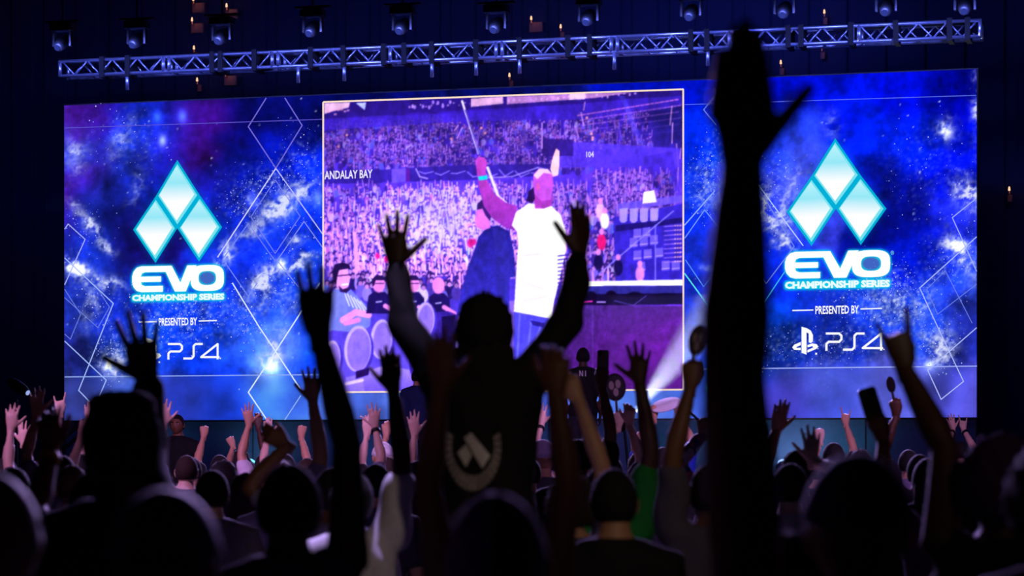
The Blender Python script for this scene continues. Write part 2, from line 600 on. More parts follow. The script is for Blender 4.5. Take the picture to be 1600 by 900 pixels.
def paint_video():
    P = Paint(498, 132, 1076, 618, 1.0, 11)
    R = P.rng
    Y, X = P.Y, P.X
    # stands, haze
    top = np.array((52, 26, 128)) / 255
    mid = np.array((112, 74, 214)) / 255
    t = np.clip((Y - 170) / 130, 0, 1)[..., None]
    P.a[:] = top * (1 - t) + mid * t
    P.a *= (.55 + .9 * P.noise(14, 9, octaves=4))[..., None]
    tl = np.exp(-((X - 1060) / 70) ** 2 - ((Y - 190) / 60) ** 2)[..., None]
    P.a = P.a * (1 - tl * .85) + np.array((16, 26, 74)) / 255 * tl * .85
    tl = np.exp(-((X - 510) / 30) ** 2 - ((Y - 215) / 35) ** 2)[..., None]
    P.a = P.a * (1 - tl * .7) + np.array((28, 24, 84)) / 255 * tl * .7

    def folk(n, x0, x1, y0, y1, sc0, sc1, dark, bright, arms, dens=None):
        ys = np.sort(R.uniform(y0, y1, n))
        for y in ys:
            x = R.uniform(x0, x1)
            if dens is not None and R.rand() > dens(x, y):
                continue
            t = (y - y0) / max(y1 - y0, 1)
            z = sc0 + (sc1 - sc0) * t
            b = bright(x, y) if callable(bright) else bright
            pal = [(250, 235, 255), (190, 170, 250), (110, 80, 190), (78, 52, 160), (52, 34, 124), (160, 140, 250), (215, 120, 190), (120, 150, 250)]
            pw = np.array([1.6 * b, 1.2 * b, 1.0, 1.2 * dark, 1.2 * dark, 1.0, .5, .5])
            c = np.array(pal[R.choice(8, p=pw / pw.sum())]) * (.6 + .5 * b)
            P.ell(x, y + 3.4 * z, 2.2 * z, 3.2 * z, np.clip(c, 0, 255), .92, 1)
            sk = np.array((240, 176, 240)) * (.55 + .6 * b) * R.uniform(.75, 1.15)
            hair = np.array((74, 44, 130)) * (.6 + .5 * b)
            P.ell(x, y - .5 * z, 1.2 * z, 1.45 * z, np.clip(hair, 0, 255), .9, .9)
            P.ell(x + R.uniform(-.3, .3), y + .1 * z, .95 * z, 1.0 * z, np.clip(sk, 0, 255), .95, .9)
            if R.rand() < arms:
                for sd in (-1, 1):
                    if R.rand() < .75:
                        P.line([(x + sd * 2.0 * z, y + 2.2 * z), (x + sd * R.uniform(1.6, 3) * z, y - R.uniform(2.5, 5) * z)], .8 * z,
                               np.clip(sk * R.uniform(.9, 1.3), 0, 255), .9, .9)

    # upper tier
    folk(900, 506, 925, 185, 262, 1.5, 2.0, 1.6, lambda x, y: .12 + .25 * math.exp(-((x - 620) / 90) ** 2) * (y > 215) + .18 * math.exp(-((x - 860) / 60) ** 2), .45)
    folk(140, 905, 1020, 175, 235, 1.4, 1.6, 1.6, .15, .3)
    P.poly([(505, 186), (720, 176), (925, 158), (1066, 150), (1066, 165), (940, 186), (720, 190), (505, 204)], (66, 42, 160), .75)
    P.poly([(505, 160), (1067, 140), (1067, 147), (900, 163), (720, 172), (505, 186)], (40, 22, 100), .85)
    # lamps under the roof
    P.poly([(507, 161), (547, 160), (545, 168), (520, 174), (507, 178)], (255, 226, 190), .95)
    for x in range(509, 548, 5):
        P.ell(x, 178 + R.uniform(-7, 4), 2.4, 1.6, (255, 200, 170), .7)
    P.poly([(556, 161), (572, 160), (570, 172)], (215, 240, 255))
    P.poly([(736, 154), (786, 151), (786, 162), (736, 167)], (255, 220, 190), .9)
    P.poly([(792, 151), (930, 145), (990, 144), (930, 153), (792, 163)], (240, 190, 190), .8)
    P.poly([(890, 146), (915, 145), (914, 155), (890, 156)], (255, 235, 210), .95)
    for k in range(42):
        x = 640 + k * 8.6
        P.ell(x, 166 - (x - 640) * .055 + R.uniform(-2, 3), R.uniform(1, 2.4), R.uniform(1, 2.5), (250, 215, 215), R.uniform(.3, .85))
    for k in range(9):
        P.ell(R.uniform(636, 712), R.uniform(158, 168), 2, 3, (235, 200, 240), .7)
    # empty seat rows, top right
    for r in range(6):
        for k in range(22):
            x = 905 + k * 7.6 + r * 4
            y = 180 + r * 8.2 - (x - 905) * (.16 - r * .01)
            if x < 1064 and y < 246:
                P.line([(x - 2.6, y + .6), (x + 2.6, y - .2)], 2.0, (235 - r * 26, 150 - r * 14, 190 - r * 6), max(.15, .8 - r * .13))
    P.poly([(968, 150), (976, 150), (1012, 240), (1004, 240)], (110, 110, 220), .35)
    for x, y in ((917, 184), (924, 209), (926, 218), (928, 226), (939, 232), (936, 238), (926, 215), (529, 229), (705, 217), (758, 208), (542, 211), (752, 200)):
        P.ell(x, y, 1.8, 2.0, (255, 190, 130))
    for x0, y0, x1, y1 in ((1050, 166, 1047, 195), (1051, 192, 1050, 224), (1057, 225, 1060, 262), (1064, 232, 1062, 248), (1060, 262, 1058, 300),
                           (899, 198, 904, 214), (898, 215, 901, 232), (908, 176, 912, 196), (914, 160, 912, 172), (710, 204, 716, 196), (714, 216, 722, 200), (847, 192, 847, 232)):
        P.line([(x0, y0), (x1, y1)], 1.7, (255, 205, 200), .8)
    # concourse wall, sign, banner
    P.poly([(870, 222), (906, 222), (1062, 232), (1062, 262), (870, 262)], (98, 72, 200), .8)
    P.poly([(848, 216), (896, 218), (896, 244), (848, 244)], (38, 20, 84), .85)
    P.poly([(1008, 244), (1050, 236), (1062, 300), (1000, 290)], (60, 40, 140), .6)
    P.poly([(505, 270), (720, 258), (870, 256), (870, 274), (720, 282), (640, 284), (505, 288)], (46, 34, 116), .95)
    P.poly([(612, 264), (634, 263), (634, 284), (612, 286)], (130, 110, 220), .9)
    P.poly([(635, 264), (640, 264), (640, 284), (635, 284)], (120, 20, 110), .9)
    for q in range(8):
        x = 655 + q * 25
        P.line([(x, 268 + 3 * math.sin(q)), (x + 9, 274 + R.uniform(-3, 3)), (x + 22, 270 + R.uniform(-3, 5))], 1.6, (215, 205, 255), .75)
    P.line([(650, 264), (656, 276), (668, 279)], 2.2, (235, 225, 255), .9)
    P.line([(758, 278), (800, 276), (840, 262), (850, 264)], 2.0, (235, 225, 255), .8)
    # lower tier: bright crowd
    br = lambda x, y: .62 + 1.3 * math.exp(-((x - 680) / 95) ** 2 - ((y - 345) / 55) ** 2) - .25 * (x > 900)
    P.poly([(505, 288), (640, 286), (900, 276), (960, 300), (960, 470), (505, 470)], (96, 66, 180), .85)
    folk(1250, 504, 925, 288, 440, 1.9, 3.2, 1.0, br, .75)
    folk(260, 925, 1050, 268, 335, 1.9, 2.5, 1.4, lambda x, y: .42 - .25 * (x > 1010), .6)
    folk(50, 925, 965, 330, 440, 2.6, 3.4, 1.4, .45, .4)
    s = P.box(560, 290, 760, 400)
    g = np.exp(-((X[s] - 690) / 70) ** 2 - ((Y[s] - 345) / 42) ** 2)[..., None] * .35
    P.a[s] = P.a[s] * (1 - g) + np.array((1, .96, 1)) * g
    for x, y, rr in ((590, 400, 5), (617, 376, 5), (735, 380, 7), (604, 405, 5), (741, 378, 5)):
        P.ell(x, y, rr * .7, rr, (235, 20, 110), .85, 2)
    # violet stage haze over everything so far
    hz = np.clip(.34 - np.abs(Y - 265) / 700, .1, .34)[..., None]
    P.a = P.a * (1 - hz) + np.array((.42, .24, .86)) * hz
    P.a = P.a * (.9 + .2 * P.noise(40, octaves=2))[..., None]
    # right block: rails, empty seats, steps
    P.poly([(958, 340), (1067, 318), (1067, 445), (962, 445)], (66, 48, 170), .95)
    P.poly([(965, 318), (1066, 305), (1066, 316), (965, 330)], (120, 100, 225), .8)
    for x in (968, 984, 1000, 1016):
        P.poly([(x, 326), (x + 13, 325), (x + 12, 345), (x + 8, 348), (x + 3, 348), (x, 344)], (178, 160, 250), .95)
    P.poly([(962, 352), (1067, 340), (1067, 348), (962, 362)], (36, 22, 100), .8)
    for i, (x, y) in enumerate(((990, 358), (1004, 356), (984, 372), (1000, 370), (1016, 368), (990, 392), (1006, 390), (1024, 388), (996, 410), (1034, 408), (1050, 408))):
        P.poly([(x, y), (x + 12, y - 1), (x + 12, y + 14), (x, y + 15)], (140, 122, 236), .8)
        P.line([(x, y + 12), (x + 12, y + 11)], 1.2, (225, 200, 240), .7)
    for k in range(9):
        y = 352 + k * 7
        P.line([(1038, y + 2), (1066, y)], 1.6, (190, 150, 220), .7)
        for q in range(3):
            P.ell(1055 + q * 4, y + .5, 1.3, 1.1, (255, 205, 150), .8)
    P.line([(936, 428), (1030, 348), (1052, 330)], 2.2, (160, 150, 240), .8)
    P.line([(1024, 352), (1024, 438)], 2.0, (150, 140, 235), .8)
    P.poly([(1006, 300), (1022, 297), (1026, 316), (1004, 318)], (245, 235, 255), .95)
    for x, y, c in ((938, 330, (225, 190, 240)), (940, 378, (220, 30, 120)), (935, 410, (30, 18, 80)), (966, 418, (30, 18, 80)), (1000, 428, (215, 150, 220)), (945, 345, (250, 240, 255))):
        P.ell(x, y, 7, 13, c, .95, 2)
        P.ell(x, y - 16, 4, 5, (220, 150, 210), .95, 1.2)
    # stage edge and purple front
    P.poly([(905, 440), (1067, 437), (1067, 446), (905, 447)], (250, 246, 255))
    P.poly([(900, 447), (1067, 446), (1067, 462), (900, 462)], (60, 56, 140))
    P.poly([(880, 460), (1067, 458), (1067, 476), (880, 478)], (30, 14, 62))
    for x, y, rx, ry in ((924, 462, 8, 7), (955, 462, 9, 8), (992, 464, 14, 8), (1040, 466, 22, 8)):
        P.ell(x, y, rx, ry, (22, 10, 48), 1, 2)
    P.line([(910, 472), (925, 471)], 1.8, (255, 70, 190))
    P.line([(933, 472), (946, 472)], 1.6, (220, 190, 255))
    P.line([(960, 470), (990, 477), (1010, 462)], 1.2, (130, 110, 200), .8)
    P.line([(990, 478), (1042, 480)], 1.2, (210, 180, 255), .9)
    P.poly([(840, 476), (1067, 478), (1067, 612), (840, 612)], (84, 50, 124), 1, (88, 26, 112))
    s = P.box(840, 476, 1068, 612)
    g = np.clip((X[s] - 890) / 160, 0, 1) * np.exp(-((Y[s] - 540) / 70) ** 2)
    P.a[s] += g[..., None] * np.array((.14, -.02, .12))
    P.a[s] *= (.93 + .14 * P.noise(3, octaves=1)[s])[..., None]
    P.line([(926, 478), (926, 612)], 1.0, (130, 100, 190), .6)
    # seated row at the lower left
    P.poly([(505, 440), (730, 430), (860, 440), (860, 612), (505, 612)], (86, 62, 178), 1, (120, 100, 215))
    folk(70, 506, 760, 428, 452, 3.2, 3.6, 1.3, .5, .1)
    # standing man with a raised arm behind them
    P.line([(557, 425), (556, 385), (554, 365)], 6, (225, 170, 240), .95)
    # man in glasses, striped shirt, arms folded
    P.poly([(508, 470), (522, 452), (548, 452), (570, 474), (580, 490), (578, 510), (560, 520), (520, 516), (507, 520)], (130, 140, 240))
    for q in range(6):
        P.line([(538 + q * 5, 456 + q * 3), (546 + q * 6, 478 + q * 2)], 1.6, (240, 240, 255), .9)
    P.line([(536, 500), (556, 488), (576, 492)], 10, (228, 160, 220))
    P.line([(540, 505), (560, 500)], 8, (215, 145, 210))
    P.ell(535, 437, 11.5, 17, (228, 165, 215), 1, 1.2)
    P.poly([(521, 440), (519, 424), (523, 413), (535, 410), (546, 413), (549, 422), (543, 420), (530, 422), (527, 432), (525, 446)], (44, 22, 78))
    P.poly([(529, 446), (536, 452), (545, 449), (546, 440), (548, 452), (541, 458), (531, 456)], (60, 30, 90))
    P.line([(528, 431), (549, 429)], 1.7, (60, 24, 90))
    P.line([(535, 445), (544, 444)], 2.4, (250, 235, 250))
    # neighbours in black shirts
    for x, y, w, hh, hc in ((592, 446, 20, 44, 0), (646, 446, 17, 46, 0), (685, 448, 18, 44, 1), (617, 440, 12, 26, 0)):
        P.poly([(x - w, y + hh), (x - w * .8, y + 16), (x - w * .4, y + 10), (x + w * .5, y + 10), (x + w, y + 20), (x + w, y + hh)], (40, 24, 98))
        P.line([(x + w * .5, y + hh - 12), (x + w * 1.4, y + hh - 2)], 7, (225, 150, 210))
        P.ell(x, y - 2, 9.5, 13, (225, 150, 205), 1, 1.2)
        if not hc:
            P.poly([(x - 10, y + 2), (x - 11, y - 9), (x - 5, y - 16), (x + 5, y - 16), (x + 10, y - 9), (x + 7, y - 8), (x - 5, y - 8), (x - 7, y)], (52, 26, 86))
            P.line([(x - 5, y - 3), (x + 8, y - 3)], 1.5, (60, 26, 90), .8)
        P.line([(x - 4, y + 26), (x + 4, y + 25)], 2, (230, 225, 255), .8)
    P.poly([(640, 492), (700, 486), (735, 500), (735, 612), (640, 612)], (70, 44, 150), .9)
    P.poly([(690, 495), (712, 492), (716, 560), (694, 600)], (30, 16, 70), .9)
    # chairs
    def chair(x, y, rx, ry):
        P.ell(x + 4, y + 3, rx, ry, (84, 60, 170), 1, 1.5, .06)
        P.ell(x, y, rx, ry, (196, 178, 252), 1, 1.2, .06)
        P.ell(x + 1.5, y + 1.5, rx - 3, ry - 3, (150, 126, 236), 1, 1.5, .06)
    chair(664, 500, 15, 28)
    P.line([(650, 524), (650, 545), (668, 538)], 5, (190, 172, 250))
    chair(596, 530, 17, 31)
    chair(518, 560, 14, 28)
    chair(559, 545, 21, 36)
    P.poly([(540, 590), (590, 578), (606, 582), (608, 612), (540, 612)], (150, 128, 232))
    P.poly([(566, 582), (604, 570), (640, 578), (650, 612), (570, 612)], (172, 152, 246), 1, (120, 96, 220))
    P.line([(540, 600), (566, 594)], 5, (210, 195, 255))
    P.poly([(556, 580), (578, 574), (576, 586), (556, 592)], (48, 20, 90))
    P.line([(735, 470), (716, 520), (712, 560), (700, 600)], 4, (180, 170, 255), .9)
    P.poly([(790, 470), (806, 470), (806, 590), (790, 590)], (150, 120, 235), .9)
    # man in the dark top
    P.poly([(714, 492), (722, 448), (738, 400), (748, 370), (760, 356), (778, 352), (796, 362), (803, 392), (806, 432), (796, 434), (796, 470), (792, 520), (720, 520), (716, 498)],
           (46, 40, 132), 1, (74, 66, 178))
    P.poly([(770, 356), (790, 362), (796, 400), (794, 470), (780, 500), (776, 420)], (62, 56, 152), .7)
    P.ell(722, 500, 6, 8, (225, 150, 210))
    P.poly([(744, 355), (742, 344), (744, 330), (748, 320), (760, 318), (766, 330), (766, 356), (756, 360)], (214, 130, 200))
    P.poly([(745, 328), (746, 318), (754, 312), (764, 314), (768, 330), (766, 346), (758, 336), (754, 326)], (70, 36, 110))
    # man in the white T-shirt, stick raised
    P.line([(722, 158), (748, 240)], 3.0, (236, 230, 255))
    P.line([(727, 172), (749, 242)], 1.4, (70, 50, 150))
    P.line([(762, 262), (778, 306), (796, 322)], 4, (240, 236, 255), .9)
    P.poly([(744, 262), (743, 250), (747, 245), (757, 246), (761, 254), (759, 268), (762, 282), (772, 302), (790, 316), (808, 322), (806, 360), (790, 356), (770, 342), (756, 322), (749, 296)],
           (196, 84, 178), 1, (150, 60, 160))
    P.poly([(747, 276), (761, 274), (762, 280), (749, 282)], (20, 220, 210))
    P.poly([(806, 332), (826, 318), (860, 320), (876, 336), (884, 362), (884, 392), (876, 430), (866, 470), (862, 500), (830, 494), (803, 488), (806, 440), (810, 380)], (252, 250, 255), 1, (238, 232, 255))
    P.poly([(806, 332), (800, 352), (808, 362), (818, 350), (816, 326)], (244, 242, 255))
    for a in (((816, 356), (836, 350)), ((812, 400), (850, 396)), ((812, 440), (850, 452)), ((820, 470), (858, 462)), ((870, 350), (866, 400))):
        P.line(a, 2.6, (205, 196, 250), .7, 3)
    P.poly([(836, 326), (833, 300), (836, 284), (862, 286), (862, 322), (850, 326)], (176, 74, 172))
    P.poly([(833, 286), (834, 272), (842, 264), (854, 264), (863, 272), (865, 290), (861, 312), (846, 314), (836, 304)], (196, 100, 196))
    P.poly([(822, 314), (826, 300), (834, 292), (836, 310), (832, 318)], (58, 24, 96))
    P.poly([(834, 274), (842, 264), (856, 264), (863, 272), (850, 270), (840, 280)], (240, 205, 250), .95)
    P.ell(841, 292, 3, 6, (220, 110, 180))
    P.poly([(803, 487), (862, 498), (858, 520), (838, 560), (828, 592), (802, 592)], (92, 86, 214))
    for a in (((812, 492), (808, 570)), ((830, 500), (824, 560)), ((846, 504), (834, 548))):
        P.line(a, 2.4, (150, 150, 245), .7, 3)
    P.poly([(828, 500), (852, 505), (850, 512), (832, 508)], (40, 26, 110), .8)
    # raised palm of a lad behind him, striped sleeve
    P.poly([(862, 252), (866, 240), (869, 232), (874, 236), (874, 258), (872, 274), (864, 276), (860, 264)], (255, 205, 190))
    for q in range(12):
        P.line([(872, 400 + q * 6), (890, 398 + q * 6)], 2.2, (60, 40, 130), .8)
    # camera noise and folds over the figures
    fo = P.noise(7, 12, octaves=3) - .5
    gr = P.noise(2, octaves=1) - .5
    lum = P.a.mean(-1)
    P.a = P.a * (1 + (.42 * fo + .12 * gr) * np.clip(1.15 - lum, .08, 1))[..., None]
    # exposure of the feed: hot, violet
    P.a = np.clip(P.a, 0, 1.2)
    P.a = P.a * (.66 + .52 * np.clip(P.a, 0, 1)) * np.array((1.03, 1.0, 1.22))
    P.a = P.blur(P.a, 1) * .35 + P.a * .65
    return P


wall = empty('led_wall', tuple(WP(WW / 2, ZB)))
tag(wall, 'huge LED wall showing blue space artwork and a live crowd video', 'screen')
g = Geo()
g.box(WP(WW / 2, (ZT + ZB) / 2, -.09), (WW / 2 + .02, .075, (ZT - ZB) / 2 + .02), (U3, N3, Z3))
g.build('cabinet', mat('led_black', (10, 10, 14), .6), wall)


def grid_obj(name, P, u0, u1, z0, z1, nu, nz, off, gain, holes=None):
    us, zs = np.linspace(u0, u1, nu), np.linspace(z0, z1, nz)
    U, Z = np.meshgrid(us, zs)
    U, Z = U.ravel(), Z.ravel()
    px, py = to_px(U, Z)
    colr = s2l(P.sample(px, py)) * gain
    v = np.stack([WL[0] + UX[0] * U + NX[0] * off, WL[1] + UX[1] * U + NX[1] * off, Z], 1)
    i = np.arange(nu * nz).reshape(nz, nu)
    q = np.stack([i[:-1, :-1], i[:-1, 1:], i[1:, 1:], i[1:, :-1]], -1).reshape(-1, 4)
    if holes is not None:
        cx, cz = U[q].mean(1), Z[q].mean(1)
        q = q[~holes(cx, cz)]
    v = v - np.array(wall.location)
    me = bpy.data.meshes.new(name)
    me.vertices.add(len(v))
    me.vertices.foreach_set('co', v.astype(np.float32).ravel())
    me.loops.add(q.size)
    me.loops.foreach_set('vertex_index', q.astype(np.int32).ravel())
    me.polygons.add(len(q))
    me.polygons.foreach_set('loop_start', (np.arange(len(q)) * 4).astype(np.int32))
    me.materials.append(emit('screen_light', (255, 255, 255), 1.0, 'Col'))
    ca = me.color_attributes.new('Col', 'FLOAT_COLOR', 'POINT')
    rgba = np.ones((len(v), 4), dtype=np.float32)
    rgba[:, :3] = colr
    ca.data.foreach_set('color', rgba.ravel())
    me.update()
    me.validate()
    o = bpy.data.objects.new(name, me)
    COL.objects.link(o)
    o.parent = wall
    return o


def uz(px, py):
    p = SP(px, py, 0)
    return float(np.dot(p[:2] - WL, UX)), float(p[2])


VU0, VU1 = uz(505, 386)[0], uz(1067.5, 375)[0]
VZ0, VZ1 = uz(505, 613)[1], uz(505, 160)[1]
back = grid_obj('backdrop_picture', paint_backdrop(), 0, WW, ZB, ZT, 760, 270, 0.0, 1.0,
                lambda u, z: (u > VU0 + .05) & (u < VU1 - .05) & (z > VZ0 + .05) & (z < VZ1 - .05))
tag(back, 'blue and violet nebula artwork with white sparks')
vid = grid_obj('video_picture', paint_video(), VU0, VU1, VZ0, VZ1, 480, 400, .002, 1.08)
tag(vid, 'violet live video of a cheering arena crowd and two men on stage')


def flat(name, polys, rgb, off, parent=wall, gain=1.0, label=None, cols=None):
    """flat print on the wall: polygons in photo pixels laid on the wall's plane"""
    v, f, c = [], [], []
    for k, p in enumerate(polys):
        n = len(v)
        v += [SP(x, y, off) for x, y in p]
        f.append(tuple(range(n, n + len(p))))
        if cols:
            c += [s2l(np.array(q) / 255.0) * gain for q in cols[k]]
    o = mesh_obj(name, np.array(v) - (np.array(wall.location) if parent is not wall and parent is not None else 0), f,
                 emit('screen_light', (255, 255, 255), 1.0, 'Col'), None if parent is not wall else wall,
                 colors=np.array(c) if cols else np.tile(s2l(np.array(rgb) / 255.0) * gain, (len(v), 1)))
    if parent is not wall:
        o.parent = parent
    if label:
        o['label'] = label
    return o


def strokes(lines, wd):
    """polylines as quads with round joints"""
    out = []
    for ln in lines:
        for (xa, ya), (xb, yb) in zip(ln[:-1], ln[1:]):
            l = math.hypot(xb - xa, yb - ya) + 1e-9
            nx, ny = -(yb - ya) / l * wd / 2, (xb - xa) / l * wd / 2
            out.append([(xa + nx, ya + ny), (xb + nx, yb + ny), (xb - nx, yb - ny), (xa - nx, ya - ny)])
        for x, y in ln[1:-1]:
            out.append([(x + wd / 2 * math.cos(a), y + wd / 2 * math.sin(a)) for a in np.linspace(0, 2 * math.pi, 9)[:-1]])
    return out


# neon line artwork
LINES = [  # (points, width, colour)
    ([(416, 153), (388, 198), (431, 263), (472, 196), (445, 153)], 1.6, (120, 110, 225)),
    ([(431, 263), (340, 402)], 1.7, (215, 215, 255)), ([(431, 263), (505, 367)], 1.6, (190, 190, 255)),
    ([(430, 281), (392, 339), (430, 396), (469, 338), (430, 281)], 1.3, (120, 130, 240)),
    ([(388, 349), (348, 405), (388, 463), (402, 442)], 1.4, (120, 140, 245)), ([(388, 349), (430, 408)], 1.2, (120, 130, 240)),
    ([(475, 346), (433, 407), (467, 449)], 1.3, (140, 150, 245)), ([(475, 346), (505, 388)], 1.3, (140, 150, 245)),
    ([(363, 442), (405, 511), (430.6, 549), (470, 609)], 1.8, (225, 240, 255)),
    ([(500, 442), (430.6, 549), (388, 613), (417, 656)], 1.8, (225, 240, 255)), ([(470, 618), (445, 656)], 1.5, (150, 180, 250)),
    ([(101, 358), (106.5, 350), (133, 374), (101, 445)], 1.4, (170, 180, 250)),
    ([(101, 403), (177, 474), (123, 610), (148, 636), (166, 594), (101, 533)], 1.5, (165, 190, 255)),
    ([(101, 465), (153, 512)], 1.1, (110, 130, 225)), ([(148, 444), (171, 480), (153, 512)], 1.1, (110, 130, 225)),
    ([(101, 452), (126, 491), (110, 530), (101, 522)], 1.1, (110, 130, 225)),
    ([(1117, 150), (1099.5, 171.5), (1120, 196)], 1.3, (120, 150, 255)),
    ([(1069.5, 352), (1117, 298)], 1.6, (150, 180, 255)), ([(1070, 372), (1101, 328), (1122, 354)], 1.4, (120, 160, 255)),
    ([(1176, 277), (1255, 384)], 1.6, (190, 210, 255)), ([(1187, 298), (1241, 385), (1197, 443), (1176, 415)], 1.4, (120, 140, 240)),
    ([(1186, 484), (1240, 404)], 1.6, (60, 190, 235)), ([(1069.5, 427), (1120, 496)], 2.0, (90, 225, 240)),
    ([(1071, 406), (1099.5, 448), (1116, 427)], 1.4, (90, 150, 245)), ([(1117, 587), (1103, 606), (1121, 626)], 1.7, (70, 215, 245)),
    ([(1524, 311), (1488, 340), (1526, 424)], 1.5, (160, 175, 255)), ([(1526, 370), (1437, 450), (1467, 515), (1505.5, 596), (1470.5, 624), (1449.5, 578.5), (1526, 512)], 1.5, (175, 190, 255)),
    ([(1448, 452), (1465, 491), (1526, 444)], 1.1, (110, 130, 235)), ([(1477, 423), (1519, 505)], 1.1, (110, 130, 235)), ([(1448, 452), (1477, 423)], 1.1, (110, 130, 235)),
    ([(101, 200), (503, 186.5)], 1.2, (90, 80, 205)), ([(1069.5, 163.5), (1525, 149)], 1.1, (90, 110, 240)),
    ([(101, 589), (503, 585.3)], 1.5, (150, 175, 245)), ([(1069.5, 577), (1526.5, 572)], 1.7, (160, 175, 250)),
]
pl, cl = [], []
for p, wd, c in LINES:
    q = strokes([p], wd)
    pl += q
    cl += [[c] * len(x) for x in q]
flat('diamond_line_artwork', pl, None, .004, cols=cl, label='thin glowing diamond outlines and rules')
fr = flat('video_frame', strokes([[(505, 159.5), (1067.5, 139.5), (1067.8, 608.8), (505, 613), (505, 159.5)]], 2.6), (255, 225, 205), .006, label='thin pale gold border of the video')

# crisp sparks scattered through the artwork
sr = np.random.RandomState(4)
pl, cl = [], []
for t in """300 478 80 26 260|265 520 60 22 120|390 505 18 34 90|176 560 20 28 190|150 470 18 30 70|420 285 46 22 130|470 250 30 36 70|380 320 26 18 60|440 330 60 30 110|450 440 44 36 150|200 215 60 40 60|130 350 30 26 60
1405 480 36 44 300|1465 538 24 28 220|1340 470 46 36 120|1300 545 60 22 90|1105 290 26 34 170|1120 240 20 34 70|1215 275 34 26 70|1495 400 30 40 150|1450 260 60 60 70|1205 540 30 26 60|1390 440 36 26 90|1210 330 24 36 110""".replace('\n', '|').split('|'):
    cx, cy, rx, ry, n = [float(q) for q in t.split()]
    for _ in range(int(n)):
        x, y = sr.normal(cx, rx * .72), sr.normal(cy, ry * .72)
        if not ((102 < x < 502) or (1071 < x < 1523)) or y < 150 or y > 640:
            continue
        r = .45 + .75 * sr.rand() ** 3
        a = sr.rand() * 3
        pl.append([(x + r * math.cos(a + q), y + r * math.sin(a + q)) for q in (0, 1.571, 3.142, 4.712)])
        b = .45 + .55 * sr.rand()
        cl.append([(150 * b + 60, 160 * b + 60, 255)] * 4)
tag(flat('spark_artwork', pl, None, .003, cols=cl), 'fine white sparks over the artwork', kind='stuff')

# brand mark, lettering
for L in LOGOS:
    d = L['dia']
    for q in ((d['top'], d['mr'], d['c'], d['ml']), (d['ml'], d['c'], d['bl'], d['l']), (d['mr'], d['r'], d['br'], d['c'])):
        q = [np.array(p, float) for p in q]
        ctr = sum(q) / 4
        o1 = flat('logo_diamond', [[tuple(p) for p in q]], (0, 176, 216), .006)
        i1 = [ctr + (p - ctr) * .885 for p in q]
        i2 = [ctr + (p - ctr) * .80 + np.array((-1.2, -1.4)) for p in q]
        flat('diamond_rim', [[tuple(p) for p in i1]], (120, 228, 240), .009, parent=o1)
        h = i2[3] * .5 + i2[1] * .5
        a, b, c2, e = i2
        m1, m2 = b * .5 + e * .5, None
        P1 = [tuple(a), tuple(a * .4 + b * .6), tuple(a * .4 + e * .6)]
        P2 = [tuple(a * .4 + e * .6), tuple(a * .4 + b * .6), tuple(b), tuple(b * .75 + c2 * .25), tuple(e * .75 + c2 * .25), tuple(e)]
        P3 = [tuple(e * .75 + c2 * .25), tuple(b * .75 + c2 * .25), tuple(c2)]
        lt, md, wh = (186, 244, 252), (150, 232, 248), (255, 255, 255)
        flat('diamond_face', [P1, P2, P3], None, .012, parent=o1,
             cols=[[lt, md, md], [md, md, (225, 246, 255), wh, wh, (225, 246, 255)], [wh, wh, wh]])
    m = evo_map(L)
    flat('lettering', [[m(u, v) for u, v in E_OUT]], (255, 255, 255), .012, gain=1.05)
    flat('lettering', [[m(u, v) for u, v in V_OUT]], (255, 255, 255), .0125, gain=1.05)
    ro, ri = rrect(.818, .5, O_RX, O_RY), rrect(.818, .5, .095, .27, 2.8)
    n = len(ro)
    flat('lettering', [[m(*ro[i]), m(*ro[(i + 1) % n]), m(*ri[(i + 1) % n]), m(*ri[i])] for i in range(n)], (255, 255, 255), .013, gain=1.05)
    flat('dash', strokes([[(a[0], a[1]), (a[2], a[3])] for a in L['dash']], 2.0), (235, 240, 255), .008)

# PS4 strokes and the maker's mark, given for the right panel; the left one is the same, smaller
def z8(x, y):
    return 1040 + x / 2.857, 400 + y / 2.857


PS = [[(718, 423), (718, 392), (728, 383), (775, 383), (785, 372), (785, 356), (775, 346), (715, 346)],
      [(792, 418), (833, 418), (843, 407), (843, 356), (853, 346), (888, 346)],
      [(962, 422), (962, 346), (880, 411), (971, 411)]]
MARK = [[(607, 316), (607, 432), (629, 440), (629, 342), (636, 343), (639, 350), (639, 385), (648, 389), (657, 382), (658, 354), (648, 333), (630, 322)],
        [(603, 384), (574, 396), (565, 408), (574, 419), (603, 420), (603, 409), (588, 411), (582, 407), (603, 398)],
        [(633, 398), (655, 390), (674, 394), (682, 404), (672, 415), (633, 431), (633, 420), (660, 408), (655, 402), (633, 408)],
        [(668, 432), (676, 432), (676, 440), (668, 440)]]
for left in (1, 0):
    def tr(p):
        x, y = z8(*p)
        return (262 + (x - 1290) * .90, 548.8 + (y - 533.7) * .90) if left else (x, y)
    for ln in PS:
        flat('lettering', strokes([[tr(p) for p in ln]], 3.1 if left else 3.4), (250, 250, 255), .008)
    for pq in MARK:
        flat('maker_mark', [[tr(p) for p in pq]], (255, 255, 255), .008)
    flat('maker_mark', [[(tr((972, 414))[0] + dx, tr((972, 414))[1] + dy) for dx, dy in ((0, 0), (2, 0), (2, 2), (0, 2))]], (235, 235, 255), .008)


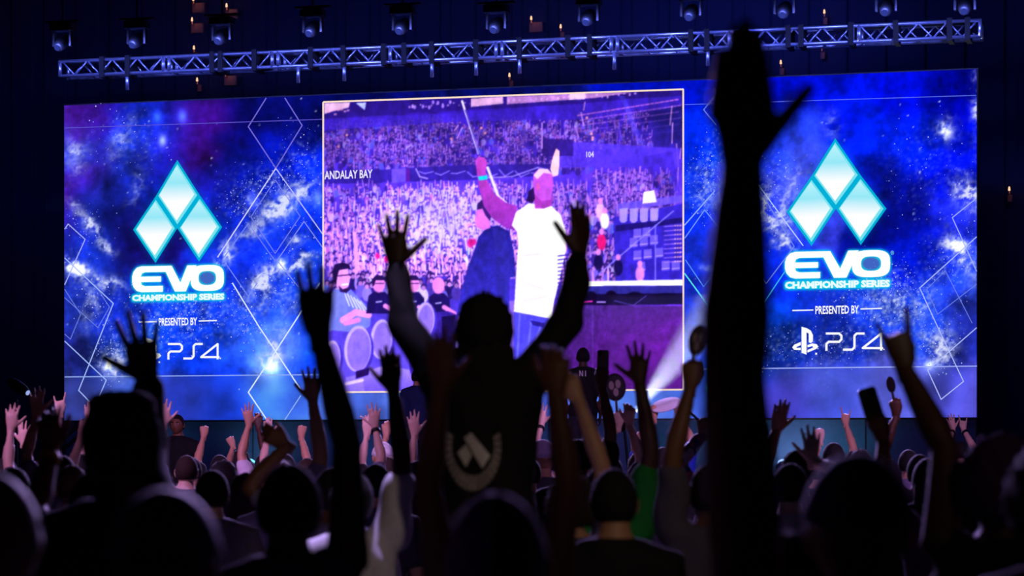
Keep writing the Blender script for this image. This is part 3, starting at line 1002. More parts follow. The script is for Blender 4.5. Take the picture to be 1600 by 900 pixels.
def text(name, body, x0, y0, x1, y1, rgb, off, bold=0.0, gain=1.0):
    cu = bpy.data.curves.new('t', 'FONT')
    cu.body = body
    cu.offset = bold
    cu.resolution_u = 2
    o = bpy.data.objects.new('t', cu)
    COL.objects.link(o)
    bpy.context.view_layer.update()
    me = bpy.data.meshes.new_from_object(o.evaluated_get(bpy.context.evaluated_depsgraph_get()))
    bpy.data.objects.remove(o)
    v = np.zeros(len(me.vertices) * 3)
    me.vertices.foreach_get('co', v)
    v = v.reshape(-1, 3)
    lo, hi = v.min(0), v.max(0)
    px = x0 + (v[:, 0] - lo[0]) / (hi[0] - lo[0]) * (x1 - x0)
    py = y1 - (v[:, 1] - lo[1]) / (hi[1] - lo[1]) * (y1 - y0)
    py += np.array([slope(q) for q in py]) * (px - (x0 + x1) / 2)
    w = np.array([SP(a, b, off) for a, b in zip(px, py)])
    return mesh_obj(name, w, [tuple(p.vertices) for p in me.polygons], emit('screen_light', (255, 255, 255), 1.0, 'Col'), wall,
                    colors=np.tile(s2l(np.array(rgb) / 255.0) * gain, (len(w), 1)))


for L in LOGOS:
    text('lettering', 'CHAMPIONSHIP SERIES', *L['sub'], (236, 255, 255), .012, .055)
    text('lettering', 'PRESENTED BY', *L['pres'], (255, 255, 255), .008, .018)
text('lettering', '\u00ae', 1391.5, 391.5, 1397, 398, (120, 220, 240), .008)
text('video_lettering', 'ANDALAY BAY', 507, 266, 582, 279, (240, 232, 255), .006, .02)
text('video_lettering', '104', 916, 236.5, 928, 246, (215, 205, 255), .008, .03)


# ------------------------------------------------------------------ the hall
def struct(name, g, m, label=None):
    o = g.build(name, m)
    o['kind'] = 'structure'
    if label:
        o['label'] = label
    return o


g = Geo()
g.box((0, 20, -.05), (16, 26, .05))
struct('floor', g, mat('floor_dark', (22, 20, 26), .6, bump=.05), 'dark concrete arena floor under the crowd')
bw = WP(WW / 2, 0, -3.2)
g = Geo()
g.box((bw[0], bw[1], 7.0), (17, .1, 7.0), (U3, N3, Z3))
# drape folds
for k in range(60):
    c = WP(WW / 2 - 17 + k * 34 / 59, 7.0, -3.08)
    g.box(c, (.2, .025, 6.9), (U3, N3, Z3), bevel=.02)
struct('wall_back', g, mat('drape_navy', (22, 26, 60), .95, noise=.2, nscale=2), 'dark navy drape hung behind the stage')
# stage platform and the plinth that carries the LED wall
SZ = 1.20
stage_c = WP(WW / 2, SZ / 2, 1.6)
g = Geo()
g.box((stage_c[0], stage_c[1], SZ / 2), (8.6, 2.3, SZ / 2), (U3, N3, Z3))
struct('stage_floor', g, mat('stage_black', (14, 16, 24), .5), 'low black stage platform in front of the LED wall')
pc = WP(WW / 2, 0, -.09)
plinth = empty('stage_plinth', (pc[0], pc[1], SZ))
tag(plinth, 'teal grey plinth of flat panels below the LED wall', 'plinth')
npan = 9
for k in range(npan):
    u = (k + .5) * WW / npan
    g = Geo()
    c = WP(u, (SZ + ZB) / 2 - .012, -.09)
    g.box(c, (WW / npan / 2 - .008, .06, (ZB - SZ) / 2 - .012), (U3, N3, Z3), bevel=.01)
    g.build('panel', mat('plinth_teal', (52, 80, 118), .8), plinth)
g = Geo()
g.box(WP(WW / 2, (SZ + ZB) / 2 - .012, -.10), (WW / 2, .045, (ZB - SZ) / 2 - .015), (U3, N3, Z3))
g.build('backing', mat('stage_black', (14, 16, 24)), plinth)

# floor wash lamps on the stage, below the wall: they light the plinth
def wash_lamp(u, color, energy, label):
    p = WP(u, SZ, .75)
    e = empty('wash_lamp', tuple(p))
    tag(e, label, 'stage lamp', 'wash lamps along the stage')
    g = Geo()
    g.box(p + np.array((0, 0, .03)), (.16, .1, .03), (U3, N3, Z3), bevel=.02)
    g.build('foot', mat('lamp_black', (12, 12, 14), .5), e)
    for s in (-1, 1):
        g = Geo()
        g.box(p + U3 * .15 * s + np.array((0, 0, .13)), (.012, .03, .11), (U3, N3, Z3))
        g.build('yoke_arm', mat('lamp_black', (12, 12, 14), .5), e)
    g = Geo()
    d = -N3 * .8 + Z3 * .6
    d /= np.linalg.norm(d)
    c = p + Z3 * .2
    g.tube([c - d * .1, c, c + d * .1], [.07, .09, .1], 12, ref=U3)
    g.build('housing', mat('lamp_black', (12, 12, 14), .5), e, True)
    g = Geo()
    g.tube([c + d * .19, c + d * .2], [.085, .085], 12, ref=U3, round_end=False)
    g.build('lens', emit('wash_lens_%d' % int(u * 10), [int(255 * q) for q in color], 1.5), e)
    l = lamp('wash_light', 'SPOT', c + d * .24, c + d * 2 + Z3 * .0, energy * .42, color, .08, 130, .9)


for u, c, en, lb in ((1.5, (.25, .75, 1.0), 10, 'small floor lamp at the far left of the stage'),
                     (3.2, (.45, .85, 1.0), 18, 'small floor lamp below the left logo'),
                     (4.6, (.2, .5, 1.0), 12, 'small floor lamp left of the video'),
                     (7.6, (.25, .6, 1.0), 12, 'small floor lamp below the video'),
                     (9.3, (.4, .85, 1.0), 12, 'small floor lamp right of the video'),
                     (10.9, (.6, .75, 1.0), 60, 'brightest small floor lamp below the right logo'),
                     (11.6, (.3, .9, .9), 16, 'small floor lamp beyond the right logo')):
    wash_lamp(u, c, en, lb)

# ------------------------------------------------------------------ truss over the wall
TOFF = .45
ta, tb = SP(92, 95, TOFF), SP(1534, 33, TOFF)
ta2, tb2 = SP(92, 117, TOFF), SP(1534, 59, TOFF)
TU0 = float(np.dot(ta[:2] - WL, UX))
TU1 = float(np.dot(tb[:2] - WL, UX))
TZ1 = float((ta[2] + tb[2]) / 2)
TZ0 = float((ta2[2] + tb2[2]) / 2)
TH = TZ1 - TZ0
truss = empty('box_truss', tuple(WP((TU0 + TU1) / 2, TZ0, TOFF)))
tag(truss, 'long silver box truss lit blue above the LED wall', 'truss')
alu = mat('truss_aluminium', (175, 180, 200), .35, .85)


def tp(u, top, front):
    return WP(u, TZ1 if top else TZ0, TOFF + (.0 if front else -.28))


for top in (0, 1):
    for fr_ in (0, 1):
        g = Geo()
        g.tube([tp(TU0, top, fr_), tp(TU1, top, fr_)], [.025, .025], 8, ref=Z3, round_end=False)
        g.build('chord', alu, truss, True)
joints = [92, 260, 430, 605, 780, 960, 1145, 1337, 1534]
ju = [float(np.dot(SP(x, 80, TOFF)[:2] - WL, UX)) for x in joints]
dm = None
for a, b in zip(ju[:-1], ju[1:]):
    n = 8
    for fr_ in (0, 1):
        for k in range(n):
            u0 = a + .06 + (b - a - .12) * k / n
            u1 = a + .06 + (b - a - .12) * (k + 1) / n
            t0 = (k + fr_) % 2
            g = Geo()
            g.tube([tp(u0, t0, fr_), tp(u1, 1 - t0, fr_)], [.013, .013], 6, round_end=False)
            g.build('diagonal', alu, truss, True)
    for k in range(0, n, 2):
        u0 = a + .06 + (b - a - .12) * k / n
        for top in (0, 1):
            g = Geo()
            g.tube([tp(u0, top, 0), tp(u0, top, 1)], [.011, .011], 6, round_end=False)
            g.build('cross_bar', alu, truss, True)
for i, u in enumerate(ju):
    for du in ((-.045, .045) if 0 < i < len(ju) - 1 else ((.02,) if i == 0 else (-.02,))):
        for fr_ in (0, 1):
            g = Geo()
            g.tube([tp(u + du, 0, fr_), tp(u + du, 1, fr_)], [.03, .03], 8, ref=U3, round_end=False)
            g.build('end_post', alu, truss, True)
# black slings that carry the truss and the short drop tubes below it
for x in (160, 200, 332, 345, 398, 486, 537, 600, 632, 675, 744, 812, 888, 922, 1080, 1105, 1232, 1252, 1330, 1400, 1484, 1512):
    u = float(np.dot(SP(x, 80, TOFF)[:2] - WL, UX))
    c = WP(u, (TZ0 + TZ1) / 2, TOFF - .14)
    g = Geo()
    g.box(c, (.035, .18, TH / 2 + .045), (U3, N3, Z3))
    g.build('sling', mat('sling_black', (8, 8, 10), .9), truss)
for x in (199, 466, 538, 675, 744, 812, 960, 1106):
    u = float(np.dot(SP(x, 110, TOFF)[:2] - WL, UX))
    g = Geo()
    g.tube([WP(u, TZ0 - .02, TOFF), WP(u, TZ0 - .24, TOFF)], [.028, .028], 8, ref=U3, round_end=False)
    g.build('drop_tube', alu, truss, True)

# moving-head lamps hung over the truss, each with its own cable and light
WHERE = {98: 'at the left end of the truss', 214: 'above the left end of the truss', 347: 'between two warm wall lamps at upper left',
         489: 'above the left edge of the video', 629: 'above the left half of the video', 776: 'above the middle of the video',
         920: 'above the right half of the video', 1080: 'left of the tall raised arm', 1226: 'right of the tall raised arm',
         1385: 'above the right logo', 1508: 'above the right end of the truss'}
CEIL = 10.6
for x, y in ((98, 62), (214, 58), (347, 52), (489, 40), (629, 36), (776, 34), (920, 22), (1080, 14), (1226, 10), (1385, 6), (1508, 4)):
    c = SP(x, y, .9)
    e = empty('stage_spotlight', tuple(c + Z3 * .2))
    tag(e, 'black moving-head spotlight on a cable ' + WHERE[x], 'spotlight', 'spotlights hung over the truss')
    blk = mat('lamp_black', (12, 12, 14), .5)
    g = Geo()
    g.box(c + Z3 * .17, (.17, .11, .05), (U3, N3, Z3), bevel=.03)
    g.build('base', mat('lamp_grey', (24, 26, 40), .5), e)
    g = Geo()
    g.box(c + Z3 * .26, (.26, .05, .012), (U3, N3, Z3))
    g.box(c + Z3 * .235, (.03, .04, .03), (U3, N3, Z3))
    g.build('hanging_plate', mat('lamp_grey', (24, 26, 40), .5), e)
    for s in (-1, 1):
        g = Geo()
        g.box(c + U3 * .13 * s + Z3 * .02, (.015, .04, .12), (U3, N3, Z3))
        g.build('yoke_arm', blk, e)
    d = N3 * .85 - Z3 * .5
    d /= np.linalg.norm(d)
    g = Geo()
    g.tube([c - d * .1 - Z3 * .04, c - Z3 * .04, c + d * .12 - Z3 * .04], [.08, .1, .085], 12, ref=U3)
    g.build('head', blk, e, True)
    g = Geo()
    q = c + d * .205 - Z3 * .04
    g.tube([q, q + d * .012], [.045, .045], 10, ref=U3, round_end=False)
    g.build('lens', emit('spot_lens', (60, 75, 190), .6), e)
    g = Geo()
    g.tube([c + Z3 * .26, np.array((c[0], c[1], CEIL))], [.012, .012], 6, round_end=False)
    g.build('cable', blk, e)
    if x in (214, 489, 776, 1080, 1385):
        tgt = np.array((c[0] * .8, 20.0, 1.6))
        lamp('spotlight_beam', 'SPOT', tuple(q + d * .05), tuple(tgt), 5200, (.52, .34, 1.0), .1, 42, .7)
    if x == 629:
        lamp('spotlight_beam', 'SPOT', tuple(q + d * .05), (-.56, 3.8, 1.62), 90000, (.55, .38, 1.0), .1, 1.7, .5)  # extra narrow beam added to rim-light the pale grey cap
    if x in (98, 214, 347, 489, 629, 776, 920, 1080, 1226, 1385, 1508):
        # added blue spot without a housing, lighting the truss under each lamp
        lamp('truss_fill', 'SPOT', tuple(c + N3 * .25 - Z3 * .16), tuple(WP(float(np.dot(c[:2] - WL, UX)), TZ0, TOFF)), 105, (.13, .17, 1.0), .1, 150, .6)
# added unseen blue spots tinting the drape, strongest where haze glows at upper right
for x, y, en in ((1150, -60, 260), (620, -70, 30), (300, -70, 18), (900, -70, 40), (1420, -60, 24)):
    lamp('drape_fill', 'SPOT', tuple(SP(x, y, .6)), tuple(SP(x + 15, 70, -3.0)), en, (.05, .12, 1.0), .2, 95, 1.0)
for x in (-90, 1690):
    lamp('drape_fill', 'SPOT', tuple(SP(x, 60, .9)), tuple(SP(40 if x < 0 else 1560, 420, -3.0)), 70, (.05, .14, 1.0), .2, 90, 1.0)  # added side spots that lift the black drape to navy

# small warm lamps on the drape wall with their brackets
WARM = {(302, 2): 'topmost at upper left', (354, 12): 'right one at upper left', (300, 34): 'second from top at upper left', (303, 78): 'just above the truss at left',
        (308, 128): 'below the truss at left', (352, 116): 'behind the truss at left', (830, 32): 'above the middle of the truss', (876, 45): 'right of the middle lamp',
        (796, 121): 'below the truss over the video', (1288, 22): 'above the truss at right', (1284, 76): 'below the truss at right', (1220, 101): 'beside the tall raised hand',
        (1577, 299): 'right of the LED wall'}
for (x, y), wh in WARM.items():
    c = SP(x, y, -2.85)
    e = empty('house_lamp', tuple(c))
    tag(e, 'small warm house lamp, ' + wh, 'lamp', 'small warm lamps in the dark')
    big = (x, y) in ((302, 2), (354, 12), (300, 34), (352, 116), (830, 32))
    g = Geo()
    g.tube([c + Z3 * .02, c + Z3 * .06], [.017, .012], 8)
    g.build('bulb', emit('warm_bulb', (255, 195, 150), 1.3), e, True)
    g = Geo()
    g.tube([c - Z3 * .03 - N3 * .14, c - Z3 * .03, c + Z3 * .02], [.010, .010, .012], 6)
    g.build('bracket', mat('lamp_copper', (120, 76, 66), .6, .2), e)
    g = Geo()
    if big:
        g.box(c - Z3 * .09 - N3 * .10 + U3 * .05, (.11, .02, .075), (U3, N3, Z3), bevel=.01)
    else:
        g.box(c - Z3 * .09 - N3 * .10, (.035, .02, .05), (U3, N3, Z3), bevel=.01)
    g.build('lit_patch', mat('lit_patch_tone', (104, 62, 60), .8), e)  # reddish board whose colour stands in for the warm lit patch
    lamp('house_lamp_light', 'POINT', tuple(c + N3 * .03 - Z3 * .02 + U3 * .03), tuple(c), .2 if big else .1, (1.0, .5, .36), .03)

g = Geo()
g.box((0, 22, CEIL + .1), (18, 28, .1))
struct('ceiling', g, mat('ceiling_black', (6, 6, 9), .9), 'black ceiling high over the stage')

# stair with two handrails at the left end of the stage
st = empty('stage_stair', tuple(PX(160, 704, 31.5) * 1.0))
st.location.z = 0
tag(st, 'dark stage stair with sloping handrails at the left', 'stair')
blk = mat('rail_black', (10, 12, 20), .4, .6)
for k in range(6):
    g = Geo()
    z = SZ * (k + 1) / 6
    p = st.location
    g.box((p.x - .55 + .26 * k, p.y, z / 2), (.13, .45, z / 2))
    g.build('tread', mat('stage_black', (14, 16, 24)), st)
for dy in (-.42, .42):
    a = np.array((st.location.x - .66, st.location.y + dy, .2))
    g = Geo()
    top = [a + np.array((0, 0, 1.42)), a + np.array((.5, 0, 1.86)), a + np.array((1.1, 0, 2.14))]
    g.tube(top, [.022] * 3, 8)
    g.build('handrail', blk, st, True)
    for t in (0, .55, 1.08):
        zz = 1.42 + t * .72
        g = Geo()
        g.tube([a + np.array((t, 0, zz - 1.3 + t * .0)), a + np.array((t, 0, zz))], [.018, .018], 8)
        g.build('rail_post', blk, st, True)
# follow lamp on a stand at the far left
c = PX(26, 602, 33.5)
e = empty('lamp_stand', (c.x, c.y, 0))
tag(e, 'dark follow lamp on a tripod stand left of the LED wall', 'lamp stand')
blk = mat('lamp_black', (12, 12, 14), .5)
c = np.array(c)
g = Geo()
g.tube([c * np.array((1, 1, 0)) + Z3 * .5, c - Z3 * .2], [.025, .02], 8)
g.build('pole', blk, e, True)
for k in range(3):
    a = k * 2.094
    g = Geo()
    g.tube([c * np.array((1, 1, 0)) + Z3 * .75, c * np.array((1, 1, 0)) + np.array((.45 * math.cos(a), .45 * math.sin(a), .02))], [.015, .015], 6)
    g.build('leg', blk, e, True)
g = Geo()
d = np.array((.75, -.5, -.45))
d /= np.linalg.norm(d)
g.tube([c - d * .10, c, c + d * .16], [.06, .075, .065], 12)
g.build('housing', blk, e, True)
g = Geo()
g.tube([c + d * .222, c + d * .23], [.035, .035], 10, round_end=False)
g.build('lens', emit('follow_lens', (150, 170, 230), 1.0), e)

# haze over the stage, lit by a lamp below the right end of the video
hc = SP(1035, 560, 1.1)
l0 = SP(985, 652, 1.1)
lampb = empty('beam_lamp', tuple(l0 - Z3 * .25))
tag(lampb, 'small stage lamp throwing a pale beam up to the right of the video', 'stage lamp')
dd = SP(1085, 528, 1.1) - l0
dd /= np.linalg.norm(dd)
g = Geo()
g.tube([l0 - dd * .2, l0 - dd * .12, l0 - dd * .03], [.05, .07, .06], 12)
g.build('housing', mat('lamp_black', (12, 12, 14), .5), lampb, True)
g = Geo()
g.tube([np.array((l0[0], l0[1], SZ)) , l0 - dd * .14], [.02, .02], 8)
g.build('stand', mat('lamp_black', (12, 12, 14), .5), lampb, True)
lamp('beam_light', 'SPOT', tuple(l0 + dd * .05), tuple(l0 + dd), 2000, (.75, .8, 1.0), .03, 26, .8)
g = Geo()
hz0 = SP(985, 650, 1.1)
g.box(hc, (.75, .5, .85), (U3, N3, Z3), bevel=.2)
hm = bpy.data.materials.new('haze')
hm.use_nodes = True
nt = hm.node_tree
for n in list(nt.nodes):
    nt.nodes.remove(n)
ou = nt.nodes.new('ShaderNodeOutputMaterial')
vs = nt.nodes.new('ShaderNodeVolumeScatter')
vs.inputs['Density'].default_value = .15
vs.inputs['Color'].default_value = (.9, .92, 1, 1)
nt.links.new(vs.outputs[0], ou.inputs['Volume'])
hz = g.build('stage_haze', hm)
tag(hz, 'thin pale haze in the lamp beam right of the video', 'haze', kind='stuff')


# ------------------------------------------------------------------ people
def unit(v):
    v = np.asarray(v, float)
    return v / max(np.linalg.norm(v), 1e-9)


def rot(v, ax, a):
    ax = unit(ax)
    return v * math.cos(a) + np.cross(ax, v) * math.sin(a) + ax * np.dot(ax, v) * (1 - math.cos(a))


# finger curls (index, middle, ring, little), splay in degrees, thumb out angle, thumb curl
POSES = {
    'open': ((.06, .04, .06, .10), 7.5, 44, .10),
    'wide': ((.04, .03, .05, .08), 10, 52, .05),
    'up': ((.10, .06, .08, .14), 6, 16, .2),
    'flat': ((.06, .05, .06, .08), 3, 40, .10),
    'slim': ((.05, .05, .05, .06), -4, 40, .0),
    'relaxed': ((.30, .36, .40, .45), 5, 35, .3),
    'fist': ((1.05, 1.05, 1.05, 1.05), 1, 15, 1.0),
    'horns': ((.04, 1.0, 1.0, .05), 8, 20, .9),
    'grip': ((.72, .76, .8, .84), 2, 20, .6),
    'point': ((.03, .95, 1.0, 1.0), 3, 30, .7),
}


def hand_geo(W, D, N, T, pose, k=1.0, n=8):
    """hand with palm and five fingers: W wrist, D towards the fingers, N out of the palm, T the thumb's side"""
    W, D, N, T = np.array(W, float), unit(D), unit(N), unit(T)
    curls, splay, tout, tcurl = POSES[pose]
    g = Geo()
    pl = [(-.035, .026, .78, 0), (0, .027, .74, 0), (.03, .034, .56, .003), (.06, .041, .40, .003), (.085, .042, .34, .001), (.098, .038, .32, 0)]
    ang = np.linspace(0, 2 * math.pi, 12, endpoint=False)
    rs = [W + D * a * k + T * o * k + np.outer(np.cos(ang), T) * r * k + np.outer(np.sin(ang), N) * r * q * k for a, r, q, o in pl]
    g.rings(rs)
    offs, lens = (.031, .0105, -.0105, -.0305), (.076, .084, .078, .061)
    base = (.090, .096, .092, .082)
    for i in range(4):
        ax = unit(np.cross(D, N))
        sp = math.radians(splay) * (1.5 - i)
        d = unit(rot(D, N, 0) * math.cos(sp) + T * math.sin(sp))
        p = W + D * base[i] * k + T * offs[i] * k
        pts, rad = [p - d * .02 * k, p], [.0095 * k, .0098 * k]
        hinge = unit(np.cross(d, N))
        for ph, fr, am in ((0, .44, 80), (1, .31, 95), (2, .25, 60)):
            d = rot(d, hinge, math.radians(am) * curls[i])
            p = p + d * lens[i] * fr * k
            pts.append(p)
            rad.append((.0092, .0086, .0074)[ph] * k * (.88 if i == 3 else 1))
        g.tube(pts, rad, n, ref=T)
    a = math.radians(tout)
    d = unit(D * math.cos(a) + T * math.sin(a) + N * .25)
    p = W + D * .022 * k + T * .022 * k
    pts, rad = [p], [.015 * k]
    h = unit(np.cross(d, -T + N * .6))
    for ln, r in ((.042, .0125), (.034, .0108), (.028, .0088)):
        p = p + d * ln * k
        pts.append(p)
        rad.append(r * k)
        d = rot(d, h, math.radians(45) * tcurl)
    g.tube(pts, rad, n, ref=N)
    return g


def head_pt(dx, dy, dz):
    """skull and face surface for unit directions (arrays); face towards +Y"""
    x, y, z = .079 * dx, .096 * dy, .114 * dz
    low = np.clip(-dz, 0, 1)
    x = x * (1 - .30 * low ** 1.6)
    y = y * (1 - .22 * low ** 2 * (dy < 0)) + .012 * low * np.clip(dy, 0, 1)
    y = y - .006 * (1 - low) * (dy < 0) * 1.0
    f = np.clip(dy, 0, 1)
    gs = lambda cx, cz, w, h: np.exp(-((dx - cx) / w) ** 2 - ((dz - cz) / h) ** 2) * f
    y = y + .024 * gs(0, -.16, .14, .17) - .010 * (gs(.36, .06, .17, .12) + gs(-.36, .06, .17, .12)) + .006 * gs(0, .24, .5, .12)
    y = y + .006 * gs(0, -.50, .24, .10) + .008 * gs(0, -.82, .25, .16)
    return x, y, z


def sphere_dirs(nu, nv):
    v = [(0, 0, 1)]
    for i in range(1, nv):
        th = math.pi * i / nv
        for j in range(nu):
            ph = 2 * math.pi * j / nu
            v.append((math.sin(th) * math.cos(ph), math.sin(th) * math.sin(ph), math.cos(th)))
    v.append((0, 0, -1))
    f = [(0, 1 + j, 1 + (j + 1) % nu) for j in range(nu)]
    for i in range(nv - 2):
        for j in range(nu):
            a, b = 1 + i * nu, 1 + (i + 1) * nu
            f.append((a + j, b + j, b + (j + 1) % nu, a + (j + 1) % nu))
    e = len(v) - 1
    b = 1 + (nv - 2) * nu
    f += [(b + j, e, b + (j + 1) % nu) for j in range(nu)]
    return np.array(v), f


def head_geo(k, hi):
    d, f = sphere_dirs(28 if hi else 18, 20 if hi else 13)
    x, y, z = head_pt(d[:, 0], d[:, 1], d[:, 2])
    v = np.stack([x, y, z], 1)
    g = Geo()
    g.add(v * k, f)
    # lips take the second material
    cen = np.array([d[list(q)].mean(0) for q in f])
    for i, c in enumerate(cen):
        if c[1] > .6 and abs(c[0]) < .26 and -.58 < c[2] < -.42:
            g.m[i] = 1
    for s in (-1, 1):
        g.ball(np.array((s * .076, -.006, -.008)) * k, np.array((.012, .021, .033)) * k, 8)
        g.ball(np.array((s * .030, .0785, .010)) * k, np.array((.0125, .010, .009)) * k, 8, 2)
        g.ball(np.array((s * .030, .0865, .010)) * k, np.array((.006, .004, .006)) * k, 6, 3)
        g.box(np.array((s * .031, .0905, .030)) * k, np.array((.016, .004, .0035)) * k, m=3)
    return g


def hair_geo(style, k, hi, rng):
    """hair shells grown from the skull; the hairline dips under the skin"""
    g = Geo()
    rough = style in ('curly', 'bushy')
    d, f = sphere_dirs(*((44, 32) if hi and rough else (30, 22) if hi else (20, 14)))
    x, y, z = head_pt(d[:, 0], d[:, 1], d[:, 2])
    v = np.stack([x, y, z], 1)
    front = np.clip(d[:, 1], 0, 1)
    line = -.62 + 1.12 * np.clip(front * 1.6, 0, 1)
    thick = {'short': .010, 'crop': .005, 'bushy': .030, 'curly': .040, 'long': .018, 'bun': .014, 'flat_top': .018, 'locks': .024}[style]
    msk = np.clip((d[:, 2] - line) * 5, -1, 1)
    nz = np.sin(d[:, 0] * 17 + rng.uniform(0, 6)) * np.sin(d[:, 1] * 15 + rng.uniform(0, 6)) * np.sin(d[:, 2] * 16 + 1)
    if rough:
        nz = np.sin(d[:, 0] * 29 + rng.uniform(0, 6)) * np.sin(d[:, 1] * 31 + rng.uniform(0, 6)) + .6 * np.sin(d[:, 2] * 33 + d[:, 0] * 9)
        nz *= .55
    amp = .35 if style in ('bushy', 'curly', 'locks') else .18
    off = np.where(msk > 0, thick * (.35 + .65 * msk) * (1 + amp * nz * 1.6), -.012)
    if style == 'flat_top':
        off = off + np.where(d[:, 2] > .75, .020 * (1.0 + 0 * d[:, 2]), 0) + .016 * np.clip(np.abs(d[:, 0]) * d[:, 2] * 2, 0, 1)
    g.add((v + d * off[:, None]) * k, f)
    if style in ('long', 'locks'):
        rs = []
        ang = np.linspace(0, 2 * math.pi, 20, endpoint=False)
        for zz, rx, ry, cy in ((.05, .080, .072, -.03), (0, .086, .074, -.035), (-.06, .090, .066, -.045), (-.12, .096, .054, -.055), (-.17, .092, .042, -.058), (-.20, .07, .03, -.055)):
            wob = 1 + (.07 if style == 'locks' else .03) * np.sin(ang * (9 if style == 'locks' else 5) + zz * 40)
            rs.append(np.stack([np.cos(ang) * rx * wob, cy + np.sin(ang) * ry * wob, np.full(20, zz)], 1) * k)
        g.rings(rs)
    if style == 'locks':
        for i in range(13):
            a = math.pi * (1.0 + i / 12.0)
            p = np.array((.09 * math.cos(a), -.04 + .055 * math.sin(a), -.06))
            q = p + np.array((.012 * math.cos(a) + rng.uniform(-.01, .01), rng.uniform(-.01, .01), -.15 - rng.uniform(0, .035)))
            g.tube([p * k, (p + q) / 2 * k, q * k], [.013 * k, .012 * k, .008 * k], 6)
    if style == 'bun':
        g.ball(np.array((0, -.09, .09)) * k, np.array((.042, .04, .042)) * k, 10)
    return g


def cap_geo(k, back, hi):
    d, f = sphere_dirs(26, 18)
    x, y, z = head_pt(d[:, 0], d[:, 1], d[:, 2])
    v = np.stack([x, y, z], 1)
    off = np.where(d[:, 2] > .12, .016, -.014)
    c = Geo()
    c.add((v + d * off[:, None]) * k, f)
    b = Geo()
    s = -1 if back else 1
    ang = np.linspace(-1.25, 1.25, 12)
    up, lo = [], []
    for a in ang:
        up.append((.082 * math.sin(a), s * .075 * math.cos(a), .028))
    ou = [(.080 * math.sin(a), s * (.075 * math.cos(a) + .085 * max(math.cos(a), 0) ** .6), .012) for a in ang]
    n = len(ang)
    vv = [np.array(p) for p in up] + [np.array(p) for p in ou] + [np.array(p) - np.array((0, 0, .006)) for p in up] + [np.array(p) - np.array((0, 0, .006)) for p in ou]
    ff = []
    for i in range(n - 1):
        ff += [(i, i + 1, n + i + 1, n + i), (2 * n + i, 3 * n + i, 3 * n + i + 1, 2 * n + i + 1), (n + i, n + i + 1, 3 * n + i + 1, 3 * n + i), (i, 2 * n + i, 2 * n + i + 1, i + 1)]
    b.add(np.array(vv) * k, ff)
    return c, b


SKIN = {'pale': (236, 196, 172), 'tan': (206, 156, 122), 'brown': (140, 94, 66), 'dark': (84, 54, 40)}
HAIRC = {'black': (16, 13, 14), 'brown': (46, 30, 22), 'fair': (120, 92, 60), 'grey': (120, 118, 122), 'purple': (70, 36, 90)}


def skin_mats(t):
    return [mat('skin_' + t, SKIN[t], .5, noise=.08, nscale=30), mat('lips_' + t, [int(c * q) for c, q in zip(SKIN[t], (.85, .62, .62))], .45),
            mat('eye_white', (225, 225, 225), .2), mat('eye_dark', (24, 18, 16), .2)]


PEOPLE = []
HANDPOS = {}


def person(key, x, ytop, s, label, hair='short', hc='black', skin='tan', shirt=(30, 30, 36), arms=(), base=0.0, yaw=0.0, tilt=0.0, nod=0.0,
           cap=None, capback=False, sleeve='short', group=None, pants=(26, 28, 40), extra=None, fixed=False, fat=1.0, nar=1.0):
    PEOPLE.append(dict(key=key, nar=nar, fat=fat, x=x, ytop=ytop, d=F / s, label=label, hair=hair, hc=hc, skin=skin, shirt=shirt, arms=arms, base=base, yaw=yaw,
                       tilt=tilt, nod=nod, cap=cap, capback=capback, sleeve=sleeve, group=group, pants=pants, extra=extra, fixed=fixed))


def arm(side, wx, wy, pose='open', hand=None, fwd=None, thumb=None, twist=0.0, hs=1.0, band=None, out=.35):
    """side -1 left, 1 right; wrist pixel; hand = direction of the fingers in the picture (dx, dy up); thumb 'in' or 'out'"""
    return dict(side=side, wx=wx, wy=wy, pose=pose, hand=hand, fwd=fwd, thumb=thumb or 'in', twist=twist, band=band, out=out, hs=hs)


